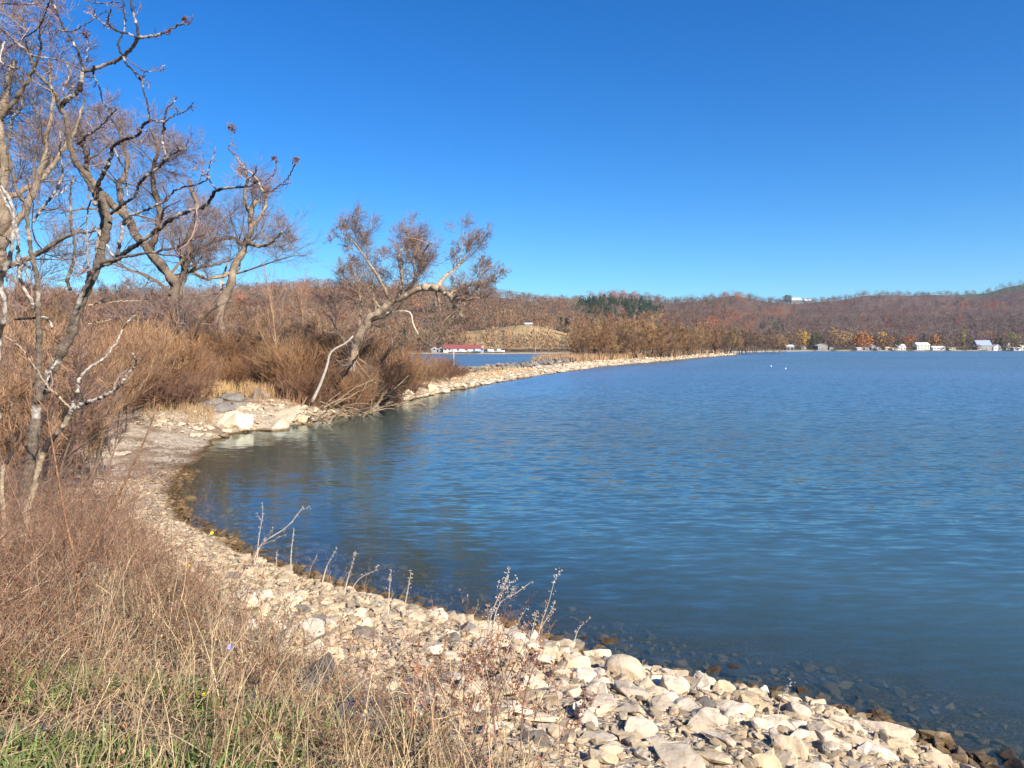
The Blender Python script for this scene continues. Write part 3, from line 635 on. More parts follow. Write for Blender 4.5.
# rubble: everything smaller, and the stones of the far causeway
LOW = [hull_rock(700 + i, 1, (.8, .65, .9)[i % 3], (.6, .45, .5)[i % 3], npts=10, bev=.04, sub=False) for i in range(9)]
def scatter_rocks(g, P, Wd, r, colf=None, sq=1.0):
    P = np.asarray(P, float); N = len(P); which = r.integers(len(LOW), size=N)
    ez, ex = r.uniform(0, 6.28, N), r.uniform(-.45, .45, N)
    for k in range(len(LOW)):
        m = which == k
        if not m.any(): continue
        V, F = LOW[k]; n = m.sum(); ca, sa = np.cos(ez[m])[:, None], np.sin(ez[m])[:, None]; cb, sb = np.cos(ex[m])[:, None], np.sin(ex[m])[:, None]
        v = V[None] * np.stack([Wd[m], Wd[m], Wd[m] * sq], -1)[:, None]
        y1 = v[..., 1] * cb - v[..., 2] * sb; z1 = v[..., 1] * sb + v[..., 2] * cb
        x2 = v[..., 0] * ca - y1 * sa; y2 = v[..., 0] * sa + y1 * ca
        vv = np.stack([x2, y2, z1], -1) + P[m][:, None]
        FF = (F[None] + (np.arange(n) * len(V))[:, None, None]).reshape(-1, 3)
        c = (colf[m] if colf is not None else r.uniform(.7, 1.12, (n, 1)) * np.ones((n, 3)))
        g.add(vv.reshape(-1, 3), FF, np.repeat(c, len(V), 0))
g = Geo(); r = np.random.default_rng(31)
if rest:
    q = np.array(rest); scatter_rocks(g, np.stack([q[:, 0], q[:, 1], q[:, 2] + q[:, 3] * .1], -1), q[:, 3], r)
N = 60000; x = r.uniform(-11, 6, N); y = r.uniform(3.5, 24, N); d_ = shore_d(x, y); z = hfun(x, y); pp = project(np.stack([x, y, z], -1))
wid = np.where(x < -6.5, 3.5, 4.6) + fbm(x, y, 8) * 2
ok = (d_ > -1.9) & (d_ < wid) & ((d_ > -.3) | (r.random(N) < .14)) & (pp[0] > -30) & (pp[0] < 1060) & (pp[1] < 800)
ok &= ~((x < -6) & (y > 15) & (r.random(N) < .35))
x, y, z, d_ = x[ok], y[ok], z[ok], d_[ok]; w = r.choice([.035, .055, .085, .12], p=[.35, .35, .2, .1], size=len(x))
tint = r.uniform(.82, 1.2, (len(x), 1)) * np.where(r.random((len(x), 1)) < .15, np.array([[.62, .62, .66]]), np.array([[1, .98, .95]]))
w = np.where(d_ < 0, w * 1.9, w); scatter_rocks(g, np.stack([x, y, z + w * .1], -1), w, r, tint)
o = g.obj('rubble', M_rock); tag(o, 'loose broken cream stone chips and small rubble covering the near bank', 'rubble', None, 'stuff')
# stones along the causeway front and the inlet head
g = Geo(); g2 = Geo()
S = np.array(SH[17:]); seg = np.hypot(*(S[1:] - S[:-1]).T)
for (a, b, ln) in zip(S[:-1], S[1:], seg):
    Dm = (a[1] + b[1]) / 2
    w0 = .45 if Dm < 60 else (.6 if Dm < 130 else (.9 if Dm < 260 else 1.4))
    n = int(ln * (14 / w0)) if Dm < 400 else int(ln * 3)
    n = min(n, 2600)
    t = r.random(n)[:, None]; nrm = np.array([-(b - a)[1], (b - a)[0]]) / ln
    off = r.uniform(-.3, 3.8 + (Dm > 80) * 1.2, n)
    P = a + t * (b - a) + nrm * off[:, None]
    if shore_d(*(P[:1].T))[0] < 0 and off[0] > .5: P = a + t * (b - a) - nrm * off[:, None]
    z = hfun(P[:, 0], P[:, 1]); w = w0 * .8 * r.choice([.35, .6, 1, 1.5], p=[.35, .35, .22, .08], size=n)
    tint = r.uniform(.5, .98, (n, 1)) * np.array([[1, .95, .88]]); keepm = z > -.3
    scatter_rocks(g, np.c_[P, z + w * .05][keepm], w[keepm], r, tint[keepm], .75)
    # grey riprap behind the pale strip on the far causeway
    if Dm > 60:
        n2 = min(int(ln * 5 / w0), 900); t = r.random(n2)[:, None]; off = r.uniform(5.2, 12, n2)
        sgn = 1 if shore_d(*((a + nrm * 2)[None].T))[0] > 0 else -1
        P = a + t * (b - a) + sgn * nrm * off[:, None]; z = hfun(P[:, 0], P[:, 1]); w = w0 * r.choice([.5, .9, 1.3], size=n2)
        kk = (z > .2) & ((P[:, 1] < 160)); scatter_rocks(g2, np.c_[P, z + w * .2][kk], w[kk], r, (r.uniform(.7, 1.2, (n2, 1)) * np.ones((n2, 3)))[kk])
o = g.obj('causeway_rubble', M_rock); tag(o, 'pale boulders and rubble facing the long causeway along the lake', 'rubble', None, 'stuff')
o = g2.obj('grey_riprap', M_grey); tag(o, 'grey riprap behind the pale stone strip of the far causeway', 'rubble', None, 'stuff')

# ================================================================== BRANCHING GROWTH
def unit(v): return v / (np.linalg.norm(v, axis=-1, keepdims=True) + 1e-9)
def resample(pts, n):
    pts = np.asarray(pts, float); s = np.r_[0, np.cumsum(np.linalg.norm(np.diff(pts, axis=0), axis=1))]
    if len(pts) > 2:                       # Catmull-Rom smoothing
        P = np.vstack([2 * pts[0] - pts[1], pts, 2 * pts[-1] - pts[-2]]); out = []
        for i in range(1, len(P) - 2):
            for t in np.linspace(0, 1, 6, endpoint=False):
                out.append(.5 * (2 * P[i] + (P[i + 1] - P[i - 1]) * t + (2 * P[i - 1] - 5 * P[i] + 4 * P[i + 1] - P[i + 2]) * t * t + (3 * P[i] - P[i - 1] - 3 * P[i + 1] + P[i + 2]) * t ** 3))
        out.append(pts[-1]); pts = np.array(out); s = np.r_[0, np.cumsum(np.linalg.norm(np.diff(pts, axis=0), axis=1))]
    u = np.linspace(0, s[-1], n); return np.stack([np.interp(u, s, pts[:, k]) for k in range(3)], -1)
def spawn(P, R, k, t0, t1, ang, ln, n, wob, trop, r, rr=.55, rtip=.35, plen=None):
    """k children on each path; ang (mean, sd) deg; ln (min,max) times parent's length (or metres if plen=False)"""
    N, m, _ = P.shape; t = r.uniform(t0, t1, (N, k)); f = t * (m - 1); i = np.clip(f.astype(int), 0, m - 2); fr = (f - i)[..., None]
    ar = np.arange(N)[:, None]; B = P[ar, i] * (1 - fr) + P[ar, i + 1] * fr; T = unit(P[ar, i + 1] - P[ar, i])
    rad = R[ar, i] * (1 - fr[..., 0]) + R[ar, i + 1] * fr[..., 0]
    q = unit(np.cross(T, r.normal(size=T.shape))); a = np.radians(r.normal(ang[0], ang[1], (N, k)))[..., None]
    D = unit(T * np.cos(a) + q * np.sin(a) + np.asarray(trop))
    L = np.linalg.norm(P[:, -1] - P[:, 0], axis=1)[:, None] if plen is None else 1.0
    L = L * r.uniform(ln[0], ln[1], (N, k)) * (1.15 - .55 * (t if plen is None else 0))
    D = D.reshape(-1, 3); B = B.reshape(-1, 3); L = L.reshape(-1); rad = np.minimum(rad.reshape(-1) * rr * r.uniform(.7, 1.1, N * k), L * .04)
    out = [B]; d = D.copy(); st = (L / (n - 1))[:, None]
    for j in range(n - 1):
        d = unit(d + r.normal(0, wob, d.shape) + np.asarray(trop) * .35); out.append(out[-1] + d * st)
    Q = np.stack(out, 1); S = rad[:, None] * np.linspace(1, rtip, n)[None]
    return Q, S
def limbs_from(trace, n=12):
    """trace: list of (points3d, r0, r1)"""
    P = np.stack([resample(p, n) for p, _, _ in trace]); R = np.stack([np.linspace(a, b, n) for _, a, b in trace]); return P, R
def grow(limbP, limbR, r, levels, colr, tipc, thin=True):
    """returns Geo with all finer growth"""
    g = Geo(); P, R = limbP, limbR
    for li, lv in enumerate(levels):
        lv = dict(lv); rmin = lv.pop('rmin', 0)
        if li and thin:
            ll = np.linalg.norm(P[:, -1] - P[:, 0], axis=1); kp = r.random(len(ll)) < np.clip(ll / np.percentile(ll, 60), .12, 1); P, R = P[kp], R[kp]
        P, R = spawn(P, R, **lv, r=r); R = np.maximum(R, rmin)
        f = li / max(1, len(levels) - 1); c = np.asarray(colr) * (1 - f) + np.asarray(tipc) * f
        g.tubes(P, R, 3, np.clip(c * (1 + r.normal(0, .24, (len(P), 1))), .01, 1))
    return g

BARK = np.array([.20, .15, .11]); BARKL = np.array([.34, .26, .18]); TWIGP = np.array([.27, .195, .17]); TWIGR = np.array([.33, .17, .08])
# ---- big bare trees on the neck of land: traced trunks and limbs in real positions
def big_tree(name, base_px, D, limbs, label, cat, levels, seed, trunkc=BARKL, depth=2.5, tipc=TWIGP):
    r = np.random.default_rng(seed); tr = []
    for (pts, w0, w1, dz) in limbs:
        n = len(pts); dep = D + np.linspace(dz[0], dz[1], n)
        P = np.array([at(px, py, dd_) for (px, py), dd_ in zip(pts, dep)]); tr.append((P, w0 * D / FPX / 2, w1 * D / FPX / 2))
    root_p = tr[0][0][0].copy(); gz = hfun(root_p[0], root_p[1])[0]; root_p[2] = gz
    t = empty(name, root_p); tag(t, label, cat)
    # carry the trunk down into the ground
    p0 = tr[0][0][0]; tr[0] = (np.vstack([[p0[0], p0[1], min(gz - .3, p0[2] - .2)], tr[0][0]]), tr[0][1] * 1.15, tr[0][2])
    for i, (P, a, b) in enumerate(tr):
        g = Geo(); Q = resample(P, 20)[None]; Q[:, 1:-1] += r.normal(0, a * .22, Q[:, 1:-1].shape); Q = np.stack([resample(Q[0], 60)]); g.tubes(Q, np.linspace(a, b, 60)[None] * (1 + r.normal(0, .07, (1, 60))), 12, (trunkc * (1 + r.normal(0, .16, (60, 1))))[None], rough=.10)
        g.obj('trunk' if i == 0 else 'limb', M_bark, t, True).matrix_parent_inverse = Matrix.Translation(-Vector(t.location))
    LP, LR = limbs_from(tr[0:], 12)
    g = grow(LP, LR, r, levels, trunkc * .85, tipc)
    g.obj('crown', M_twig, t).matrix_parent_inverse = Matrix.Translation(-Vector(t.location))
    return t
LV = lambda k0=7, up=.25, dens=1.0, w=.16: [
    dict(k=k0 + 1, t0=.2, t1=1, ang=(55, 16), ln=(.28, .6), n=7, wob=w * 1.2, trop=(0, 0, up * .8), rr=.42, rmin=.013),
    dict(k=int(8 * dens), t0=.12, t1=1, ang=(50, 16), ln=(.4, .8), n=6, wob=w * 1.2, trop=(0, 0, up * .6), rr=.42, rmin=.009),
    dict(k=int(9 * dens), t0=.1, t1=1, ang=(46, 15), ln=(.4, .85), n=4, wob=.2, trop=(0, 0, up * .45), rr=.5, rmin=.0065),
    dict(k=int(9 * dens), t0=.1, t1=1, ang=(40, 14), ln=(.4, .85), n=3, wob=.16, trop=(0, 0, up * .3), rr=.6, rmin=.005)]
big_tree('willow_tree', None, 42, [
    ([(182, 400), (180, 345), (176, 288), (164, 270), (144, 244), (129, 223), (112, 205)], 12.5, 6, (0, -2)),
    ([(176, 300), (186, 265), (190, 240), (196, 210), (190, 180)], 8, 3, (0, 3)),
    ([(150, 250), (160, 215), (152, 180), (158, 150), (150, 128)], 7, 2, (-1, -3)),
    ([(129, 223), (120, 190), (128, 160), (120, 130)], 7, 2, (-2, 2)),
    ([(112, 205), (90, 180), (84, 150), (78, 120)], 7, 2, (-2, -5)),
    ([(170, 280), (200, 268), (225, 262)], 5, 2, (0, 4))],
    'tall dark trunked bare willow leaning left behind the foreground sumac', 'tree', LV(7, .22, 1), 11, BARK * 1.05)
big_tree('willow_tree', None, 50, [
    ([(214, 392), (217, 340), (221, 311), (234, 273), (243, 244), (252, 226), (249, 212), (256, 200)], 11, 4, (0, 0)),
    ([(234, 273), (220, 277), (205, 278), (192, 272), (180, 276)], 4, 2, (0, -3)),
    ([(243, 244), (230, 238), (217, 240), (205, 228), (196, 222)], 4.5, 1.5, (0, 3)),
    ([(246, 240), (258, 246), (270, 243), (282, 232)], 4, 1.5, (0, -3)),
    ([(252, 226), (262, 215), (266, 200), (262, 186)], 4, 1.5, (0, 2)),
    ([(249, 212), (244, 198), (248, 180), (243, 168)], 4, 1.5, (0, -1))],
    'bare willow with pale crooked trunk and spreading crown in front of the brown hill', 'tree', LV(6, .18, .95), 12, BARKL)
big_tree('leaning_willow', None, 45, [
    ([(350, 388), (352, 360), (358, 336), (374, 315), (399, 298), (423, 288)], 8.5, 5.5, (0, -2)),
    ([(423, 288), (443, 290), (455, 302), (463, 317)], 7, 2.5, (-2, -4)),
    ([(399, 297), (402, 276), (399, 256), (405, 244)], 4.5, 1.2, (-1, 2)),
    ([(390, 300), (376, 274), (358, 248), (347, 235)], 3.5, 1, (-1, -3)),
    ([(436, 289), (446, 276), (462, 262), (468, 248)], 4.5, 1.2, (-2, 1)),
    ([(448, 294), (466, 286), (482, 284), (494, 279)], 4, 1.2, (-2, -1)),
    ([(406, 294), (420, 270), (424, 252), (431, 242)], 3.5, 1.2, (-1, -3)), ([(455, 300), (468, 300), (482, 296)], 3, 1, (-3, -5)), ([(380, 308), (366, 290), (352, 272)], 2.5, 1, (0, 2)),
    ([(455, 302), (452, 322), (446, 335)], 3, 1, (-3, -4)), ([(436, 290), (440, 312), (432, 328)], 2.5, 1, (-2, -1))],
    'leaning willow with thick pale bent trunk arching right over the causeway brush', 'tree', [dict(LV(8, .22, .95)[0], ln=(.32, .68), t0=.3)] + LV(7, .22, .95)[1:], 13, np.array([.44, .33, .22]), tipc=np.array([.24, .155, .12]))
# bare white limb and dead stem by the leaning willow
def simple_stick(name, px_pts, D, w0, w1, label, cat, colr, seed=0, ddz=0, sides=7):
    r = np.random.default_rng(seed); n = len(px_pts); P = np.array([at(a, b, D + ddz * i / (n - 1)) for i, (a, b) in enumerate(px_pts)])
    gz = hfun(P[0, 0], P[0, 1])[0]
    g = Geo(); Q = resample(P, 16)[None]; g.tubes(Q, np.linspace(w0, w1, 16)[None] * D / FPX / 2, sides, np.asarray(colr)[None])
    o = g.obj(name, M_bark, None, True, loc=P[0]); tag(o, label, cat); return o
simple_stick('dead_snag', [(312, 402), (320, 385), (327, 366), (331, 352), (346, 343), (353, 336)], 41, 3.6, 1.6, 'short dead silvery stem leaning right at the left foot of the leaning willow', 'dead stem', (.5, .44, .36), 3)
# the left-hand tree beyond the frame edge and more bare trees of the thicket
big_tree('bare_tree', None, 30, [
    ([(-25, 420), (-20, 330), (0, 250), (2, 180), (0, 110), (15, 60)], 17, 5, (0, 0)),
    ([(0, 250), (30, 200), (45, 150), (52, 100), (48, 60)], 8, 2, (0, 2)),
    ([(2, 150), (-20, 100), (-25, 50)], 6, 2, (0, 2)),
    ([(1, 200), (40, 180), (70, 140), (85, 100)], 6, 2, (0, 3)),
    ([(0, 120), (25, 85), (40, 50), (38, 25)], 5, 1.5, (0, -2)),
    ([(-5, 270), (35, 255), (70, 235), (100, 230)], 6, 2, (0, -2))],
    'tall bare tree at the left frame edge with a broad lilac twig crown', 'tree', LV(7, .2, .95), 14, BARKL * .9)

# ---- copies of a few grown prototypes: saplings, shrubs
def grown(name, mat, seed, H, stems, spread, levels, colr, tipc, r0, lean=(0, 0), n=8, wob=.08, trunk=None):
    """prototype at the origin: [trunk/stems mesh geo, crown geo]"""
    r = np.random.default_rng(seed); a = r.uniform(0, 2 * PI, stems); s = spread * np.sqrt(r.random(stems))
    B = np.stack([np.cos(a) * s * .25, np.sin(a) * s * .25, -.15 + 0 * a], -1); d = unit(np.stack([np.cos(a) * s + lean[0], np.sin(a) * s + lean[1], H * np.ones(stems)], -1))
    out = [B]; L = H * r.uniform(.65, 1.0, stems)
    if stems == 1: L[:] = H
    for k in range(n - 1): d = unit(d + r.normal(0, wob, d.shape) + (0, 0, .04)); out.append(out[-1] + d * (L / (n - 1))[:, None])
    P = np.stack(out, 1); R = r0 * r.uniform(.6, 1.1, (stems, 1)) * np.linspace(1, .25, n)[None]
    g1 = Geo(); g1.tubes(P, R, 5 if stems < 4 else 3, np.asarray(colr)[None] * (1 + r.normal(0, .1, (stems, 1))))
    g2 = grow(P, R, r, levels, np.asarray(colr) * .7 + np.asarray(tipc) * .3, tipc)
    return g1, g2
PROTO = {}
def place(kind, pos, s, rz, label, cat, group=None, tint=None, name=None):
    """thing = Empty > stems/trunk + crown; meshes are shared between copies"""
    g1, g2, nm, pn1, pn2, mats = PROTO[kind]
    o = empty(name or nm, pos); o.rotation_euler[2] = rz; o.scale = (s, s, s); tag(o, label, cat, group)
    for me, pn in ((g1, pn1), (g2, pn2)):
        c = bpy.data.objects.new(pn, me); col.objects.link(c); c.parent = o
    return o
def proto(kind, nm, pn1, pn2, gg, m1=None, m2=None):
    a = gg[0].obj('x', m1 or M_bark, None, False); b = gg[1].obj('x', m2 or M_twig)
    PROTO[kind] = (a.data, b.data, nm, pn1, pn2, None)
    for q in (a, b): bpy.data.objects.remove(q)
SHL = lambda k0, up=.2: [dict(k=k0, t0=.2, t1=1, ang=(32, 12), ln=(.3, .6), n=5, wob=.14, trop=(0, 0, up), rr=.55, rmin=.009),
                dict(k=8, t0=.1, t1=1, ang=(32, 14), ln=(.4, .8), n=3, wob=.14, trop=(0, 0, up), rr=.6, rmin=.006)]
for i in range(4):   # rusty willow brush
    proto(f'brush{i}', 'willow_shrub', 'stem', 'crown', grown('b', None, 40 + i, 4.1, 38, 1.9, SHL(9, .16), (.33, .22, .14), ((.30, .155, .075), (.27, .16, .09), (.25, .13, .075), (.36, .22, .11))[i], .02, wob=.13))
for i in range(3):   # dark brown brush
    proto(f'dark{i}', 'brown_shrub', 'stem', 'crown', grown('b', None, 50 + i, 2.6, 30, 2.6, SHL(9, .03), (.20, .13, .09), (.22, .12, .08), .02, wob=.18))
for i in range(4):   # thicket trees 8 m
    proto(f'thick{i}', 'thicket_tree', 'trunk', 'crown', grown('b', None, 60 + i, 7.5, 3, 2.2, [dict(k=12, t0=.15, t1=1, ang=(35, 12), ln=(.25, .5), n=5, wob=.12, trop=(0, 0, .25), rr=.5),
         dict(k=8, t0=.1, t1=1, ang=(32, 12), ln=(.3, .6), n=4, wob=.14, trop=(0, 0, .2), rr=.55), dict(k=9, t0=.1, t1=1, ang=(34, 12), ln=(.4, .9), n=3, wob=.12, trop=(0, 0, .1), rr=.6, rmin=.011)], (.27, .20, .14), ((.33, .19, .105), (.27, .165, .12), (.36, .22, .12), (.25, .17, .14))[i], .07))
for i in range(2):   # slender sapling
    proto(f'sap{i}', 'sapling', 'trunk', 'crown', grown('b', None, 70 + i, 7.5, 1, .3, [dict(k=34, t0=.2, t1=1, ang=(32, 9), ln=(.2, .42), n=5, wob=.07, trop=(0, 0, .35), rr=.5),
         dict(k=9, t0=.1, t1=1, ang=(30, 10), ln=(.3, .6), n=4, wob=.1, trop=(0, 0, .2), rr=.55)], (.42, .28, .16), (.30, .19, .14), .09, wob=.03))
for i in range(4):   # rounded bare tree for the far causeway, 9 m
    proto(f'cwt{i}', 'causeway_tree', 'trunk', 'crown', grown('b', None, 80 + i, 6.5, 5, 3.6, [dict(k=10, t0=.2, t1=1, ang=(42, 14), ln=(.35, .6), n=5, wob=.12, trop=(0, 0, .15), rr=.5),
         dict(k=8, t0=.1, t1=1, ang=(38, 12), ln=(.35, .6), n=4, wob=.14, trop=(0, 0, .1), rr=.6), dict(k=6, t0=.1, t1=1, ang=(35, 12), ln=(.4, .8), n=3, wob=.12, trop=(0, 0, .05), rr=.9, rmin=.022)], (.20, .15, .11), ((.34, .20, .10), (.31, .17, .09), (.36, .235, .115), (.25, .16, .10))[i], .13))
def gpt(px, D):
    x = (px - 512) / FPX * D; return np.array([x, D, hfun(x, D)[0] - .02])
rp = np.random.default_rng(99)
# saplings with their own look
place('sap0', gpt(281, 47), 1.12, 1.0, 'slender upright sapling with pale orange trunk left of the leaning willow', 'tree')
place('sap1', gpt(306, 50), .95, 2.0, 'thin upright sapling close to the left side of the leaning willow', 'tree')
# thicket behind and around (dist 40..66 m)
TH = [(-30, 40, 1.0), (15, 44, .9), (45, 50, .85), (85, 47, .8), (118, 52, .85), (140, 57, .8), (160, 50, .62), (200, 58, .78), (232, 55, .62), (255, 60, .8), (278, 56, .62), (300, 60, .8), (322, 57, .8), (345, 62, .72),
      (330, 50, .5), (372, 60, .55), (398, 64, .48), (100, 42, .6), (60, 40, .6), (20, 36, .6), (110, 36, .62), (135, 38, .6), (158, 40, .62), (182, 43, .6), (205, 45, .62), (228, 47, .58), (246, 50, .6), (80, 30, .6), (40, 26, .62), (5, 24, .66), (265, 50, .7), (305, 48, .62), (420, 70, .42), (-60, 46, 1.1), (120, 44, .75), (150, 46, .78), (172, 47, .72), (195, 49, .74), (218, 50, .7), (240, 51, .66), (262, 53, .7), (290, 52, .66), (315, 52, .66), (340, 54, .6),
      (5, 15, .42), (40, 16, .46), (75, 18, .45), (100, 21, .46), (-15, 14, .5), (25, 19, .5), (62, 21, .5)]
for i, (px, D, s) in enumerate(TH):
    place(f'thick{i % 4}', gpt(px, D), s, rp.uniform(0, 6.28), 'slim bare brown tree in the thicket ' + (('close behind the sumac' if D < 22 else 'beyond the sumac') if px < 110 else 'around the two tall willows' if px < 262 else 'between the tall willows and the leaning willow' if px < 335 else 'behind the leaning willow') + (', taller' if s > .7 else ', shorter'), 'tree', 'thicket trees on the neck of land')
BR = [(345, 44, 1.35), (360, 44.5, 1.3), (378, 46, 1.3), (330, 44.5, 1.25), (396, 49, 1.2), (318, 44, 1.2), (120, 33, 1.2), (145, 36, 1.2), (170, 38, 1.1), (95, 29, 1.1), (60, 25, 1.1), (15, 22, 1.2), (235, 48, 1.1), (205, 47, 1.1), (340, 42, .85), (366, 42.6, .85), (354, 40.8, .75), (348, 41.5, .8), (262, 43, .85), (275, 42, .95), (292, 42, 1.0), (305, 44, 1.15), (322, 44, 1.15), (338, 45, 1.1), (352, 47, 1.2), (368, 48, 1.15), (384, 50, 1.05), (398, 52, 1.0), (412, 56, .9), (425, 60, .8), (437, 66, .8),
      (345, 42, .75), (365, 44, .8), (385, 47, .8), (310, 40, .7), (246, 47, .7), (228, 46, .7), (205, 44, .7), (188, 42, .8), (168, 41, .9), (150, 39, .9), (128, 38, 1.0), (448, 74, .7), (105, 40, 1.0), (90, 36, .95),
      (140, 45, 1.1), (180, 50, 1.1), (215, 52, 1.0), (60, 36, 1.0), (35, 34, 1.0), (10, 32, 1.1), (-20, 30, 1.1), (75, 32, .8)]
for i, (px, D, s) in enumerate(BR):
    right = px > 240
    D = D + (3.4 if right else 0); s = s * (.80 if right else .82)
    place(f'brush{i % 4}', gpt(px, D), s, rp.uniform(0, 6.28), ('rusty orange willow shrub ' + ('right of' if px > 390 else 'in front of' if 328 < px < 390 and D < 47 else 'behind' if px > 328 else 'left of') + ' the leaning willow') if right else 'tawny leafless shrub ' + ('beside the golden reeds' if px > 185 else 'at the foot of the tall willows' if px > 120 else 'behind the sumac'), 'shrub', 'rusty shrubs by the leaning willow' if right else 'tawny shrubs left of the inlet')
DK = [(455, 76, .62), (462, 80, .55), (444, 70, .6), (360, 43, .7), (375, 45, .7), (392, 48, .65), (322, 40.5, .6), (298, 41, .7), (178, 37, .9), (160, 36, .8), (95, 32, .9), (55, 28, .9), (25, 25, .9), (5, 22, .9), (410, 53, .6), (38, 20, .7), (70, 30, .7)]
for i, (px, D, s) in enumerate(DK):
    D = D + (3.2 if px > 240 else 0)
    place(f'dark{i % 3}', gpt(px, D), s, rp.uniform(0, 6.28), 'dark reddish brown tangled shrub at the water side of the causeway brush' if px > 240 else 'dark brown tangled shrub behind the grey beach', 'shrub', 'dark shrubs on the causeway' if px > 240 else 'dark shrubs behind the beach')
# trees along the far causeway
CW = [(583, 165, 1.0), (600, 172, .95), (592, 178, 1.05), (618, 190, .85), (640, 200, 1.0), (655, 205, 1.0), (668, 215, .9), (683, 235, .9), (700, 260, 1.05), (716, 290, 1.0), (732, 330, 1.1), (748, 380, 1.1), (628, 195, .7),
      (575, 172, .6), (610, 180, .75), (764, 440, 1.2), (780, 500, 1.1), (690, 250, .8), (650, 230, 1.3), (665, 240, 1.35), (635, 225, 1.2), (705, 300, 1.4), (725, 350, 1.5), (742, 420, 1.6), (588, 182, .9), (597, 188, 1.1), (606, 195, 1.2), (615, 205, 1.2), (624, 212, 1.1), (633, 215, 1.25), (645, 218, 1.2), (658, 228, 1.2), (672, 245, 1.2), (679, 240, 1.0), (693, 270, 1.2), (715, 320, 1.1), (755, 460, 1.3), (774, 520, 1.2), (690, 262, .7), (662, 215, .7), (736, 360, .9)]
for i, (px, D, s) in enumerate(CW):
    p = gpt(px, D)
    while shore_d(p[0:1], p[1:2])[0] < 2.5 and p[1] < D + 60: p = gpt(px, p[1] + 3)
    p[2] = max(p[2], .5)
    place(f'cwt{i % 4}', p, s * p[1] / D * (1.25 if D < 185 else 1.45), rp.uniform(0, 6.28), 'rounded tan leafless tree ' + ('where the lagoon strip ends' if px < 605 else 'at the middle of the far causeway' if px < 675 else 'toward the tip of the far causeway' if px < 735 else 'beyond the tip of the far causeway') + (', standing behind its row' if s > 1.15 else ', in the front row'), 'tree', 'bare trees along the far causeway')

